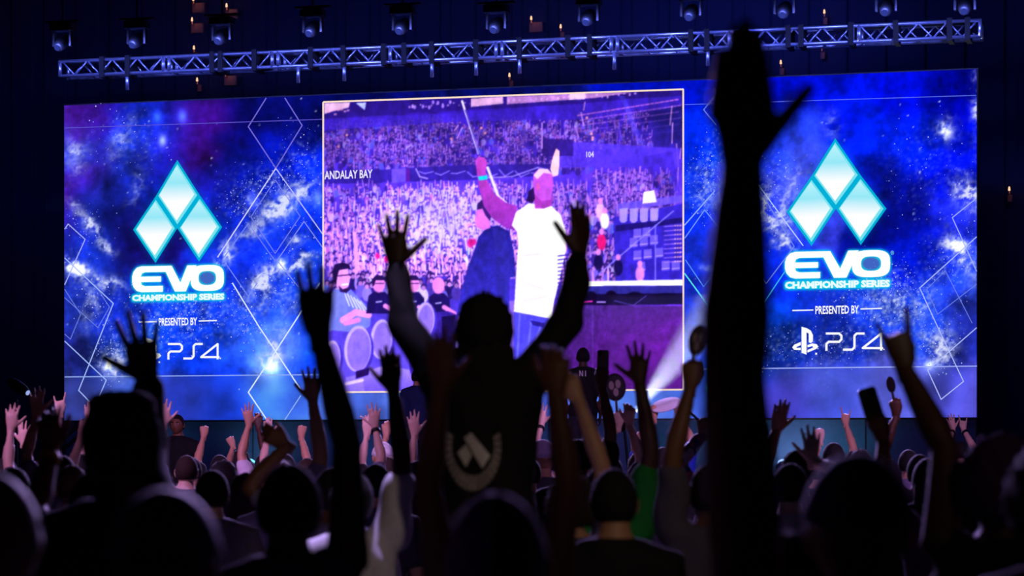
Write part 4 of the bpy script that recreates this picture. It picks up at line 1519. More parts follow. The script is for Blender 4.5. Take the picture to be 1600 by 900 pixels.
def build_people():
    rng = random.Random(5)
    # keep people apart by sliding them along their own line of sight
    P = PEOPLE
    for it in range(60):
        moved = False
        for i in range(len(P)):
            for j in range(i):
                a, b = P[i], P[j]
                ax, bx = (a['x'] - 800) * a['d'] / F, (b['x'] - 800) * b['d'] / F
                dist = math.hypot(ax - bx, a['d'] - b['d'])
                if dist < .50:
                    push = (.52 - dist) * .6 + .01
                    sg = 1 if a['d'] >= b['d'] else -1
                    if not a['fixed']:
                        a['d'] += sg * push
                    if not b['fixed']:
                        b['d'] -= sg * push * (1 if not a['fixed'] else 1)
                    moved = True
        if not moved:
            break
    jobs = []          # (geo, voxel, smooth)

    def job(g, vox, sm):
        jobs.append((g, vox, sm))
        return len(jobs) - 1

    recs = []
    for p in P:
        d = p['d']
        top = PX(p['x'], p['ytop'], d)
        k = (top.z - p['base']) / 1.75
        if not .80 <= k <= 1.14:
            print('HEIGHT', p['key'], round(k, 3), 'd', round(d, 2))
        k = min(max(k, .80), 1.16)
        s = F / d
        vox, hv = (.011, .0042) if s > 520 else ((.016, .0055) if s > 280 else (.023, .0075))
        hi = s > 280
        O = np.array((top.x, d, p['base']))
        L = lambda *q: O + np.array(q) * k
        ups = {a['side']: a for a in p['arms']}
        body = Geo()
        shirt = Geo()
        ang = np.linspace(0, 2 * math.pi, 16, endpoint=False)

        def torso(gr, zs, inf):
            gr.rings([np.stack([O[0] + np.cos(ang) * (rx + inf) * k, O[1] + cy * k + np.sin(ang) * (ry + inf) * k, np.full(16, O[2] + z * k)], 1) for z, rx, ry, cy in zs])

        prof = [(.90, .168, .112, 0), (.98, .166, .115, 0), (1.08, .150, .106, 0), (1.20, .158, .110, .005), (1.32, .178, .114, .005), (1.40, .182, .106, 0), (1.46, .140, .084, -.005), (1.50, .075, .066, -.005), (1.54, .056, .058, 0), (1.62, .054, .058, .01)]
        torso(body, prof, 0)
        torso(shirt, [q for q in prof[:7]] + [(1.495, .088, .074, -.005), (1.515, .066, .064, -.003)], .022)
        bands = []
        hands = []
        for sd in (-1, 1):
            a = ups.get(sd)
            if a:
                raised = True
                S = L(sd * .168 * p['nar'], 0, 1.47)
                fw = a['fwd']
                if fw is None:
                    W = np.array(PX(a['wx'], a['wy'], d))
                    u0 = L(sd * .16 * p['nar'], .01, 1.49)
                    fw = min(math.sqrt(max((.56 * k * .985) ** 2 - (W[0] - u0[0]) ** 2 - (W[2] - u0[2]) ** 2, .0)), .48)
                W = np.array(PX(a['wx'], a['wy'], d + fw))
                up = np.clip((W[2] - S[2]) / (.5 * k), 0, 1)
                S = L(sd * (.178 - .02 * up) * p['nar'], .01, 1.42 + .075 * up)
                l1, l2 = .295 * k, .265 * k
                v = W - S
                dist = np.linalg.norm(v)
                if dist > (l1 + l2) * .985:
                    q = dist / ((l1 + l2) * .985)
                    if q > 1.12:
                        print('STRETCH', p['key'], 'side', sd, round(q, 2))
                    l1, l2 = l1 * q, l2 * q
                c = (l1 * l1 + dist * dist - l2 * l2) / (2 * l1 * dist)
                hgt = l1 * math.sqrt(max(0, 1 - c * c))
                hint = np.array((sd * a['out'], -.25, -.55))
                hint = unit(hint - unit(v) * np.dot(hint, unit(v)))
                E = S + unit(v) * l1 * c + hint * hgt
                if a['hand'] is None:
                    D = unit(unit(W - E) + np.array((0, 0, .35)))
                else:
                    D = unit(np.array((a['hand'][0], .05, a['hand'][1])))
                sg = -sd if a['thumb'] == 'in' else sd
                T = np.array((1.0 * sg, 0, 0))
                T = unit(T - D * np.dot(T, D))
                N = unit(np.cross(D, T))
                want = 1 if a['thumb'] == 'in' else -1
                if N[1] * want < 0:
                    N = -N
                if a['twist']:
                    T, N = rot(T, D, math.radians(a['twist'])), rot(N, D, math.radians(a['twist']))
                pose = a['pose']
            else:
                S = L(sd * .185, 0, 1.41)
                E = L(sd * .235, -.03, 1.13)
                W = L(sd * .215, .10, .90)
                D = unit(W - E + np.array((0, .05, -.1)))
                T = unit(np.array((0, 1.0, .3)))
                T = unit(T - D * np.dot(T, D))
                N = unit(np.array((-sd, 0, 0)) - D * np.dot(np.array((-sd, 0, 0)), D))
                pose = 'relaxed'
                a = dict(band=None)
            HANDPOS[(p['key'], sd)] = (W, D, N, T, k)
            C = L(sd * .06, -.01, 1.44)
            fa = E + (W - E) * .28
            um = S + (E - S) * .5
            body.tube([C, S + (C - S) * .25, S, um, E, fa, E + (W - E) * .65, W], [.060 * k, .060 * k, .060 * k] + [q * k * p['fat'] for q in (.048, .041, .044, .036, .0275)], 12)
            if p['sleeve'] == 'long':
                e2 = E + (W - E) * .93
                shirt.tube([C, S, um, E, fa, e2], [.080 * k, .079 * k, .066 * k, .058 * k, .058 * k, .045 * k], 12)
            elif p['sleeve'] == 'short':
                shirt.tube([C, S, um, S + (E - S) * .68], [.080 * k, .080 * k, .070 * k, .068 * k], 12)
            else:
                shirt.tube([C, C + (S - C) * .7], [.074 * k, .070 * k], 12)
            hands.append(hand_geo(W, D, N, T, pose, k * 1.03 * a.get('hs', 1.0), 8 if hi else 6))
            if a.get('band'):
                w0, w1 = W + (E - W) * .06, W + (E - W) * .16
                bands.append((a['band'], [w0 + (w1 - w0) * t for t in (0, .33, .66, 1)], k))
        # wide neck base under the shirt collar
        rec = dict(p=p, k=k, O=O, hi=hi, body=job(body, vox, 3), shirt=job(shirt, vox * 1.1, 4), hands=[job(h, hv, 1) for h in hands], bands=bands)
        recs.append(rec)
    # remesh everything at once
    tmp = []
    for i, (g_, vox, sm) in enumerate(jobs):
        me = bpy.data.meshes.new('tmp')
        me.from_pydata(g_.verts().tolist(), [], g_.f)
        o = bpy.data.objects.new('tmp', me)
        COL.objects.link(o)
        m = o.modifiers.new('r', 'REMESH')
        m.mode = 'VOXEL'
        m.voxel_size = vox
        m = o.modifiers.new('s', 'SMOOTH')
        m.factor = .5
        m.iterations = sm
        tmp.append(o)
    dg = bpy.context.evaluated_depsgraph_get()
    dg.update()
    out = []
    for o in tmp:
        me = o.evaluated_get(dg).data
        n, q = len(me.vertices), len(me.polygons)
        v = np.zeros(n * 3, dtype=np.float32)
        me.vertices.foreach_get('co', v)
        ls = np.zeros(len(me.loops), dtype=np.int32)
        me.loops.foreach_get('vertex_index', ls)
        st_ = np.zeros(q, dtype=np.int32)
        tot = np.zeros(q, dtype=np.int32)
        me.polygons.foreach_get('loop_start', st_)
        me.polygons.foreach_get('loop_total', tot)
        if (tot == 4).all():
            fc = ls.reshape(-1, 4).tolist()
        else:
            fc = [ls[a:a + b].tolist() for a, b in zip(st_, tot)]
        out.append((v.reshape(-1, 3).astype(float), fc))
    for o in tmp:
        me = o.data
        bpy.data.objects.remove(o)
        bpy.data.meshes.remove(me)
    for r in recs:
        p, k, O, hi = r['p'], r['k'], r['O'], r['hi']
        root = empty('person', tuple(O))
        tag(root, p['label'], 'person', p['group'])
        bg = Geo()
        v, f = out[r['body']]
        bg.add(v, f)
        for hj in r['hands']:
            bg.add(*out[hj])
        # head placed on the neck
        pivot = O + np.array((0, .01, 1.56)) * k
        Rm = np.array(Matrix.Rotation(math.radians(p['yaw']), 3, 'Z') @ Matrix.Rotation(math.radians(p['nod']), 3, 'X') @ Matrix.Rotation(math.radians(p['tilt']), 3, 'Y'))

        def place(gv):
            q = gv + np.array((0, .012, .075)) * k
            return q @ Rm.T + pivot

        hg = head_geo(k, hi)
        n0 = len(bg.f)
        bg.add(place(hg.verts()), hg.f)
        bg.m[n0:] = hg.m
        mesh_obj('body', bg.verts(), bg.f, skin_mats(p['skin']), root, True, bg.m)
        hrng = random.Random(p['key'])
        if p['hair']:
            h = hair_geo(p['hair'], k, hi, hrng)
            mesh_obj('hair', place(h.verts()), h.f, mat('hair_' + p['hc'], HAIRC[p['hc']], .85, noise=.3, nscale=90, bump=.3), root, True)
        if p['cap']:
            c, b = cap_geo(k, p['capback'], hi)
            cm = mat('cloth_%d_%d_%d' % tuple(p['cap']), p['cap'], .8, nscale=60, bump=.1)
            co = mesh_obj('cap', place(c.verts()), c.f, cm, root, True)
            bo = mesh_obj('brim', place(b.verts()) - O, b.f, cm, None, False)
            bo.parent = co
        v, f = out[r['shirt']]
        # soft folds
        w = v - O
        ph = hrng.uniform(0, 6)
        amp = .006 * np.sin(w[:, 2] * 31 + np.sin(w[:, 0] * 19 + ph) * 2 + w[:, 1] * 9) + .004 * np.sin(w[:, 0] * 47 + w[:, 2] * 23 + ph)
        ctr = np.array((O[0], O[1], 0))
        rad = v - ctr
        rad[:, 2] = 0
        ln = np.maximum(np.linalg.norm(rad, axis=1), .05)[:, None]
        v = v + rad / ln * amp[:, None] * k
        if p['extra'] == 'floral':
            sm = floral()
        else:
            sm = mat('cloth_%d_%d_%d' % tuple(p['shirt']), p['shirt'], .85, nscale=60, bump=.1)
        so = mesh_obj('shirt', v, f, sm, root, True)
        r['shirt_obj'] = so
        for bc, pts, kk in r['bands']:
            g_ = Geo()
            g_.tube(pts, [.0335 * kk, .036 * kk, .0375 * kk, .0385 * kk], 14, round_end=False)
            g_.build('wristband', mat('band_%d_%d_%d' % bc, bc, .5), root, True)
        # trousers and shoes
        g_ = Geo()
        ang = np.linspace(0, 2 * math.pi, 12, endpoint=False)
        ring = lambda cx, cy, z, rx, ry: np.stack([O[0] + (cx + np.cos(ang) * rx) * k, O[1] + (cy + np.sin(ang) * ry) * k, np.full(12, O[2] + z * k)], 1)
        g_.rings([ring(0, 0, .80, .160, .115), ring(0, 0, .92, .180, .125), ring(0, 0, 1.0, .174, .122)])
        for sd in (-1, 1):
            g_.rings([ring(sd * .11, 0, .07, .060, .066), ring(sd * .105, 0, .28, .066, .072), ring(sd * .10, .01, .48, .072, .078), ring(sd * .092, 0, .70, .088, .098), ring(sd * .085, 0, .90, .092, .112)])
        g_.build('trousers', mat('cloth_%d_%d_%d' % tuple(p['pants']), p['pants'], .85, nscale=60, bump=.1), root, True)
        for sd in (-1, 1):
            g_ = Geo()
            rr = lambda y, rx, h: np.array([(O[0] + (sd * .112 + rx * math.cos(a)) * k, O[1] + y * k, O[2] + max(0.0, h * .5 + h * .5 * math.sin(a)) * k) for a in ang])
            g_.rings([rr(-.09, .022, .06), rr(-.075, .040, .09), rr(-.02, .044, .11), rr(.05, .046, .085), rr(.12, .048, .06), rr(.165, .040, .05), rr(.18, .018, .035)])
            g_.build('shoe', mat('shoe_black', (20, 20, 22), .6), root, True)
        r['root'] = root
    return {r['p']['key']: r for r in recs}


def floral():
    if 'floral' in MATS:
        return MATS['floral']
    m = bpy.data.materials.new('floral')
    m.use_nodes = True
    nt = m.node_tree
    b = nt.nodes['Principled BSDF']
    tc = nt.nodes.new('ShaderNodeTexCoord')
    vo = nt.nodes.new('ShaderNodeTexVoronoi')
    vo.inputs['Scale'].default_value = 22
    cr = nt.nodes.new('ShaderNodeValToRGB')
    cr.color_ramp.interpolation = 'CONSTANT'
    els = cr.color_ramp.elements
    els[0].color = (.75, .2, .3, 1)
    els[1].position = .3
    els[1].color = (.05, .08, .3, 1)
    for ps, c in ((.5, (.8, .75, .8, 1)), (.7, (.1, .25, .2, 1)), (.85, (.5, .1, .35, 1))):
        q = els.new(ps)
        q.color = c
    nt.links.new(tc.outputs['Object'], vo.inputs['Vector'])
    nt.links.new(vo.outputs['Color'], cr.inputs['Fac'])
    nt.links.new(cr.outputs['Color'], b.inputs['Base Color'])
    MATS['floral'] = m
    return m


# ------------------------------------------------------------------ who stands where (head pixel column, top of head, pixels per metre)
BLK, GRY, WHT = (18, 18, 22), (70, 66, 80), (225, 220, 232)
# near the camera, out of focus
person('near_cap', 255, 778, 1050, 'out-of-focus head in a pale grey cap at the lower left corner', None, cap=(150, 140, 165), capback=True, shirt=BLK)
person('near_mid', 775, 779, 980, 'blurred dark head low in front of the emblem shirt', 'short', 'purple', 'tan', BLK)
person('near_arm', 1342, 722, 990, 'blurred person in a dark blue cap, tallest raised arm right of centre', None, cap=(24, 44, 110), skin='brown', shirt=BLK, sleeve='none',
       arms=(arm(-1, 1160, 258, 'slim', (-.01, 1), None, 'in', out=.1, hs=1.3),), fat=1.34, nar=1.12)
person('near_left', -18, 748, 930, 'dark blurred head cut by the left edge of the picture', 'short', 'brown', 'tan', GRY)
person('near_right', 1662, 700, 800, 'dark blurred person cut by the right edge of the picture', 'bushy', 'black', 'tan', BLK)
person('low_right', 1235, 838, 820, 'dark low head to the right of the tallest arm', 'short', 'black', 'tan', BLK)
# second line
person('left_hand', 188, 634, 580, 'tall silhouette with flat-top hair and spread hand over the left panel', 'flat_top', 'black', 'dark', BLK, sleeve='long',
       arms=(arm(1, 232, 598, 'wide', (-.2, 1), None, 'in', out=.0, hs=1.08),), nar=.42)
person('yellow_band', 150, 738, 560, 'dark-haired person with a yellow wristband on the raised arm', 'short', 'black', 'brown', GRY,
       arms=(arm(-1, 80, 706, 'relaxed', (-.12, 1), None, 'in', band=(235, 200, 40)),))
person('dark_arm', 450, 729, 620, 'silhouette raising one arm just left of the video', 'short', 'black', 'dark', (84, 72, 98), sleeve='none',
       arms=(arm(1, 500, 528, 'up', (-.08, 1), None, 'in', hs=1.1),))
person('emblem', 757, 467, 450, 'man standing above the crowd, both arms up, emblem on his black shirt', 'locks', 'black', 'dark', (5, 5, 7), base=.47, sleeve='long',
       arms=(arm(-1, 619, 417, 'wide', (-.08, 1), None, 'in', out=.1, hs=1.1), arm(1, 905, 402, 'flat', (.06, 1), None, 'in', 38, out=.1, hs=1.1)), fixed=True)
person('white_tee', 548, 738, 430, 'person in a loose white T-shirt raising a dark arm', 'short', 'black', 'dark', WHT,
       arms=(arm(1, 615, 612, 'flat', (-.1, 1), None, 'in'),))
person('two_arms', 778, 782, 600, 'person with both brown arms raised in front of the emblem shirt', 'short', 'black', 'brown', BLK, sleeve='none',
       arms=(arm(-1, 688, 612, 'flat', (.0, 1), None, 'in'), arm(1, 868, 618, 'relaxed', (.04, 1), None, 'in')))
person('bent_hand', 893, 752, 400, 'person with a warm lit forearm leaning left, beside the round fan', 'bushy', 'brown', 'tan', GRY,
       arms=(arm(1, 905, 628, 'relaxed', (-.45, 1), None, 'in'),))
person('bare_neck', 960, 734, 480, 'short-haired dark head with a warm lit neck, right of the emblem', 'crop', 'black', 'tan', BLK)
person('green_shirt', 944, 730, 400, 'person in a green shirt raising an open dark hand', 'short', 'black', 'dark', (20, 150, 50),
       arms=(arm(1, 1000, 600, 'wide', (-.02, 1), None, 'in'),))
person('paddle_left', 1112, 727, 420, 'person in a grey shirt holding up an oval paddle by the video edge', 'short', 'black', 'brown', (96, 90, 112),
       arms=(arm(-1, 1078, 607, 'grip', (.08, 1), None, 'in'),))
person('phone_right', 1494, 737, 430, 'person raising a dark phone below the right panel', 'long', 'black', 'brown', (90, 40, 110),
       arms=(arm(-1, 1380, 690, 'grip', (-.3, 1), None, 'in'),))
person('horns_right', 1564, 704, 600, 'curly-haired person making horns with a long raised arm at right', 'curly', 'purple', 'dark', (40, 30, 44), sleeve='none',
       arms=(arm(-1, 1414, 578, 'horns', (-.24, 1), None, 'in', out=-.6),))
person('pale_bald', 1499, 726, 330, 'bald pale head beside the curly-haired person', None, 'black', 'pale', (120, 40, 80))
person('striped_top', 1236, 727, 340, 'dark-haired person in a white and lilac top with one hand up', 'short', 'black', 'pale', (215, 190, 220),
       arms=(arm(1, 1270, 722, 'open', (-.05, 1), .1, 'in'),))
# middle of the crowd, left
person('far_hand_edge', 67, 718, 250, 'person with an open pale hand at the far left edge', 'short', 'brown', 'pale', GRY, arms=(arm(-1, 17, 672, 'open', (.05, 1)),))
person('small_hand_edge', 8, 716, 225, 'person with a small raised hand beside the far left edge', 'short', 'black', 'pale', BLK, arms=(arm(1, 37, 694, 'open', (0, 1)),))
person('tall_forearm', 96, 714, 270, 'person with a tall pale forearm behind the yellow wristband', 'short', 'black', 'tan', (150, 140, 170), arms=(arm(-1, 57, 650, 'open', (0, 1)),))
person('horns_left', 126, 711, 210, 'person making horns beside the left edge of the LED wall', 'short', 'black', 'pale', BLK, arms=(arm(-1, 94, 647, 'horns', (-.05, 1)),))
person('slant_arm', 152, 722, 262, 'person with a slanted arm and open hand by the stair rail', 'short', 'black', 'pale', WHT, arms=(arm(-1, 126, 688, 'open', (.3, 1)),))
person('thin_arm', 171, 709, 200, 'person with a thin raised arm between the stair rails', 'bun', 'black', 'pale', BLK, arms=(arm(-1, 139, 660, 'flat', (0, 1)),))
person('beside_dark_arm', 291, 712, 230, 'person with a hand up beside the spread dark hand', 'crop', 'brown', 'pale', GRY, arms=(arm(-1, 257, 664, 'open', (0, 1)),))
person('security', 278, 648, 133, 'man in a black T-shirt facing the crowd below the left panel', 'crop', 'black', 'brown', (12, 12, 16), base=.30, extra='turn', fixed=True)
person('fist_under_text', 343, 712, 180, 'person with a raised fist below the left lettering', 'short', 'black', 'tan', BLK, arms=(arm(-1, 318, 683, 'fist', (.05, 1)),))
person('white_sleeve', 421, 714, 210, 'person in a white T-shirt with an open hand, left of centre', 'short', 'black', 'tan', WHT, arms=(arm(-1, 389, 664, 'wide', (-.1, 1)),))
person('dark_hand_small', 375, 708, 170, 'person with a small dark hand beside the white T-shirt', 'bushy', 'black', 'dark', BLK, arms=(arm(1, 404, 668, 'relaxed', (0, 1)),))
person('small_hand_bar', 447, 711, 178, 'person with a small pale hand under the line artwork', 'short', 'black', 'pale', GRY, arms=(arm(-1, 418, 682, 'flat', (0, 1)),))
person('leaning_fist', 387, 722, 172, 'person with a small fist leaning left under the left panel', 'short', 'black', 'tan', BLK, arms=(arm(-1, 364, 698, 'fist', (-.4, 1)),))
person('fist_near_video', 440, 719, 192, 'person with a small fist left of the tall dark arm', 'short', 'brown', 'tan', BLK, arms=(arm(1, 471, 683, 'fist', (.1, 1)),))
person('flat_forearm', 521, 733, 380, 'person swinging a forearm to the left, in front of the bald head', 'short', 'black', 'brown', (190, 180, 205), arms=(arm(-1, 449, 697, 'relaxed', (-.9, .55), .1),))
person('bald_raised', 443, 721, 320, 'bald person with a brown raised hand just left of the tall dark arm', None, 'black', 'tan', (150, 140, 190), arms=(arm(1, 489, 628, 'open', (-.06, 1)),))
# middle of the crowd, centre
person('black_band', 546, 712, 230, 'person with a black wristband below the video chairs', 'short', 'black', 'pale', (120, 110, 140), arms=(arm(1, 586, 668, 'wide', (-.05, 1), band=(10, 10, 12)),))
person('hand_low_centre', 606, 715, 200, 'person with a pale hand left of the black wristband', 'short', 'brown', 'pale', BLK, arms=(arm(-1, 573, 681, 'flat', (0, 1)),))
person('hand_beside_emblem', 691, 712, 230, 'person with a pale hand at the left elbow of the emblem man', 'short', 'black', 'pale', (60, 60, 130), arms=(arm(-1, 648, 680, 'open', (-.1, 1)),))
person('white_cap', 598, 693, 188, 'person in a white cap below the video', None, cap=(235, 235, 240), shirt=BLK, skin='tan')
person('red_shirt', 634, 712, 186, 'person in a red shirt with a small raised hand under the video', 'short', 'black', 'tan', (190, 24, 40), arms=(arm(-1, 603, 682, 'relaxed', (0, 1)),))
person('lilac_cap', 848, 690, 230, 'person in a lilac cap right of the emblem man', None, cap=(190, 175, 215), capback=True, shirt=GRY, skin='tan')
person('blue_sleeve', 872, 703, 190, 'person in a blue shirt with a black-banded wrist behind the lilac cap', 'short', 'black', 'pale', (40, 70, 190), arms=(arm(-1, 846, 664, 'open', (0, 1), band=(10, 10, 12)),))
person('phone_up', 904, 688, 262, 'person holding a phone upright over the purple part of the video', 'short', 'black', 'brown', BLK, arms=(arm(1, 941, 604, 'grip', (.03, 1), .05),))
person('fan_holder', 1002, 706, 230, 'person holding up a round patterned fan', 'long', 'brown', 'pale', GRY, arms=(arm(-1, 965, 668, 'grip', (0, 1), .05),))
person('pink_hand', 953, 713, 250, 'person with a pink lit hand right of the round fan', 'short', 'black', 'pale', BLK, arms=(arm(1, 984, 664, 'relaxed', (0, 1)),))
person('white_fan_holder', 1037, 700, 200, 'person in a blue shirt holding a flat white fan in both hands', 'short', 'black', 'tan', (20, 50, 180),
       arms=(arm(-1, 1021, 656, 'grip', (-.1, 1), .1), arm(1, 1060, 650, 'grip', (.1, 1), .1)))
person('floral', 1132, 722, 256, 'person in a floral shirt holding a thin stick beside the tallest arm', 'short', 'black', 'tan', BLK, sleeve='long', extra='floral', arms=(arm(-1, 1097, 680, 'grip', (.05, 1), .05),))
# right
person('wave_right', 1246, 706, 300, 'person waving a flat hand right of the tallest arm', 'short', 'black', 'tan', GRY, arms=(arm(-1, 1213, 674, 'flat', (.22, 1)),))
person('horns_centre_right', 1299, 700, 170, 'person making small horns below the right lettering', 'short', 'black', 'tan', BLK, arms=(arm(1, 1322, 664, 'horns', (0, 1)),))
person('fist_right', 1303, 693, 200, 'dark-haired person with a pale fist below the right panel', 'short', 'black', 'pale', BLK, arms=(arm(-1, 1281, 690, 'fist', (-.05, 1)),))
person('mirror_paddle', 1438, 712, 250, 'person holding a small oval paddle behind the dark phone', 'short', 'black', 'brown', GRY, arms=(arm(-1, 1400, 650, 'grip', (-.05, 1), .05),))
person('twin_horns', 1502, 691, 140, 'distant person with both hands up right of the LED wall corner', 'short', 'black', 'pale', BLK,
       arms=(arm(-1, 1489, 672, 'open', (-.2, 1), band=(10, 10, 12)), arm(1, 1506, 672, 'horns', (-.05, 1), band=(10, 10, 12))))
# on the stage
person('stage_back', 911, 543, 121, 'man in a black lettered T-shirt standing on stage, back turned', 'crop', 'black', 'dark', (10, 10, 12), base=SZ, fixed=True)
person('stage_coat', 652, 577, 121.5, 'person in a navy coat on stage beside the emblem man', 'short', 'black', 'tan', (16, 36, 90), base=SZ, sleeve='long', fixed=True)
# heads without raised arms
HEADS = """20 733 330 short black tan head in front of the far left hands
112 729 300 short fair pale fair head behind the yellow wristband
299 716 195 short black tan dark head just right of the flat-top silhouette
331 737 335 short black tan dark head below the raised fist on the left
384 743 300 long brown pale long brown hair below the white T-shirt
349 727 250 bushy grey pale bushy grey hair left of centre
587 727 300 short black tan dark head behind the loose white T-shirt
652 724 262 long black tan long black hair beside the emblem man
908 716 208 short brown pale brown hair below the upright phone
1062 713 200 short black tan dark head right of the flat white fan
1272 712 225 short black pale dark head below the pale fist
1345 708 185 bushy black tan bushy dark hair below the dark phone
1366 722 300 short purple tan violet-tinted hair below the horns arm
1420 704 190 short black tan small dark head beside the horns arm
1452 720 290 long black tan long dark hair right of the horns arm
1471 704 178 short black pale small dark head under the lower right screen corner
1534 708 205 short black tan dark head right of the distant twin hands
1574 712 255 bushy brown tan bushy brown hair near the right edge
1590 700 165 short black pale smallest dark head at the right edge
232 712 215 short black tan dark head behind the flat-top silhouette
480 717 215 short brown pale brown head behind the tall dark arm
826 716 240 short black tan dark head left of the lilac cap
1180 712 230 short black pale dark head hidden beside the tallest arm"""
for i, ln in enumerate(HEADS.split('\n')):
    q = ln.split()
    person('head%02d' % i, float(q[0]), float(q[1]), float(q[2]), ' '.join(q[6:]), q[3], q[4], q[5],
           [(40, 36, 48), (70, 64, 84), (28, 30, 44), (110, 100, 128), (24, 22, 26)][i % 5], group='heads in the crowd')

REC = build_people()
REC['security']['root'].rotation_euler.z = math.radians(168)

# ------------------------------------------------------------------ prints on shirts
from mathutils.bvhtree import BVHTree


def shirt_print(key, name, polys, material, label=None, off=.006, sub=4):
    """flat print laid on the back of a shirt: quads in photo pixels projected onto the cloth"""
    r = REC[key]
    so = r['shirt_obj']
    root = r['root']
    me = so.data
    vs = [Vector(v.co) + root.location for v in me.vertices]
    bv = BVHTree.FromPolygons(vs, [tuple(p.vertices) for p in me.polygons])
    V, Fc = [], []
    o = Vector((0, 0, CAMZ))
    for q in polys:
        a, b, c, d = [np.array(t, float) for t in q]
        n = len(V)
        for i in range(sub + 1):
            for j in range(sub + 1):
                u, v = i / sub, j / sub
                p = (a * (1 - u) + b * u) * (1 - v) + (d * (1 - u) + c * u) * v
                dr = (PX(p[0], p[1], 10) - o).normalized()
                hit = bv.ray_cast(o, dr)
                h = hit[0] if hit[0] is not None else o + dr * (root.location.y - .13)
                V.append(np.array(h - dr * off) - np.array(root.location))
        m = sub + 1
        for i in range(sub):
            for j in range(sub):
                Fc.append((n + i * m + j, n + (i + 1) * m + j, n + (i + 1) * m + j + 1, n + i * m + j + 1))
    ob = mesh_obj(name, np.array(V), Fc, material)
    ob.parent = so
    if label:
        ob['label'] = label


pm = mat('print_grey', (238, 232, 228), .8, noise=.35, nscale=60)
shirt_print('emblem', 'emblem_diamond', [[(715, 707), (728, 694), (737.5, 711), (728, 730)]], pm, 'pale printed diamond')
shirt_print('emblem', 'emblem_diamond', [[(725, 684), (736, 676), (766, 712), (753.5, 732)]], pm, 'pale printed diamond, longer')
ring = []
for i in range(22):
    a0, a1 = math.radians(205 - i * 230 / 22 - 0), math.radians(205 - (i + 1) * 230 / 22)
    a0, a1 = math.radians(160 + i * 220 / 22), math.radians(160 + (i + .8) * 220 / 22)
    f = lambda a, k: (739 + (33 + 11 * k) * math.cos(a) * 1.0, 697 - (46 + 24 * k) * math.sin(a))
    ring.append([f(a0, 0), f(a1, 0), f(a1, 1), f(a0, 1)])
shirt_print('emblem', 'emblem_ring', ring, mat('print_dim', (170, 164, 162), .85, noise=.6, nscale=90), 'worn printed wreath', sub=2)
nl = [[(905, 579), (906.6, 579), (906.6, 588), (905, 588)], [(905, 579), (906.8, 579), (911, 588), (909.2, 588)], [(909.6, 579), (911.2, 579), (911.2, 588), (909.6, 588)],
      [(914, 579), (915.8, 579), (915.8, 588), (914, 588)]]
shirt_print('stage_back', 'shirt_lettering', nl, mat('print_white', (225, 225, 225), .8), 'white lettering on the back', sub=2)

# ------------------------------------------------------------------ things held up
def grip(key, side, along=.075, out=.028):
    W, D, N, T, k = HANDPOS[(key, side)]
    return W + D * along * k + N * out * k, D, N, T


def phone(key, side, label, lit):  # lit only selects the paler case colour
    c, D, N, T = grip(key, side, .10, .022)
    c = c + D * .045
    root = empty('phone', tuple(c))
    tag(root, label, 'phone')
    g = Geo()
    g.box(c, (.036, .076, .0045), (T, D, N), bevel=.01)
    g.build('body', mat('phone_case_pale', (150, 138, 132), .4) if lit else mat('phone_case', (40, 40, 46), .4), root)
    g = Geo()
    g.box(c + N * .0052, (.033, .070, .0008), (T, D, N), bevel=.008)
    g.build('screen', emit('phone_screen', (120, 120, 170), .5), root)
    g = Geo()
    g.box(c - N * .0058 + D * .055 + T * .018, (.011, .014, .0016), (T, D, N), bevel=.004)
    g.build('camera_bump', mat('phone_glass', (16, 16, 20), .15), root)


def paddle(key, side, px, py, rx, ry, label, color, name='hand_paddle', spot=None):
    """an oval board on a handle held in the fist"""
    c, D, N, T = grip(key, side, .07, .022)
    y = c[1]
    ce = np.array(PX(px, py, y))
    s = F / y
    A = unit(ce - c)
    B = unit(np.cross(A, (0, 1.0, 0)))
    Nn = np.cross(A, B)
    root = empty(name, tuple(c))
    tag(root, label, 'fan' if 'fan' in name else 'paddle')
    ang = np.linspace(0, 2 * math.pi, 24, endpoint=False)
    g = Geo()
    e = lambda q, o: ce + np.outer(np.cos(ang), B) * rx / s * q + np.outer(np.sin(ang), A) * ry / s * q + Nn * o
    g.rings([e(.97, -.006), e(1, -.003), e(1, .003), e(.97, .006)])
    g.build('board', color, root)
    for sg in (-1, 1):
        g = Geo()
        g.rings([e(.80, sg * .0062), e(.78, sg * .0078)])
        g.build('face', spot or color, root)
        if spot:
            # printed petals
            for k in range(3):
                a = k * 2.094 + .4
                pc = ce + B * math.cos(a) * rx / s * .36 + A * math.sin(a) * ry / s * .36 + Nn * sg * .0088
                g = Geo()
                g.rings([pc + np.outer(np.cos(ang), B) * rx / s * .24 + np.outer(np.sin(ang), A) * ry / s * .3 + Nn * sg * t for t in (0, .001)])
                g.build('print', mat('fan_print', (200, 180, 170), .7), root)
    g = Geo()
    g.tube([c - A * .055, c, ce - A * ry / s * .9], [.010, .010, .008], 8)
    g.build('handle', mat('paddle_handle', (96, 70, 50), .6), root, True)


phone('phone_up', 1, 'phone held upright over the purple part of the video', 1)
phone('phone_right', -1, 'dark phone held up below the right panel', 0)
dk = mat('paddle_dark', (44, 34, 40), .5)
paddle('paddle_left', -1, 1089, 532, 13, 25, 'dark oval paddle at the right edge of the video', dk, spot=mat('paddle_face', (84, 64, 76), .35))
paddle('mirror_paddle', -1, 1392, 601, 7, 13, 'small oval paddle behind the dark phone', dk)
paddle('fan_holder', -1, 961, 605, 17, 22, 'round dark fan with a pale printed pattern', mat('fan_dark', (34, 30, 36), .6), 'round_fan', mat('fan_face', (56, 48, 56), .6))
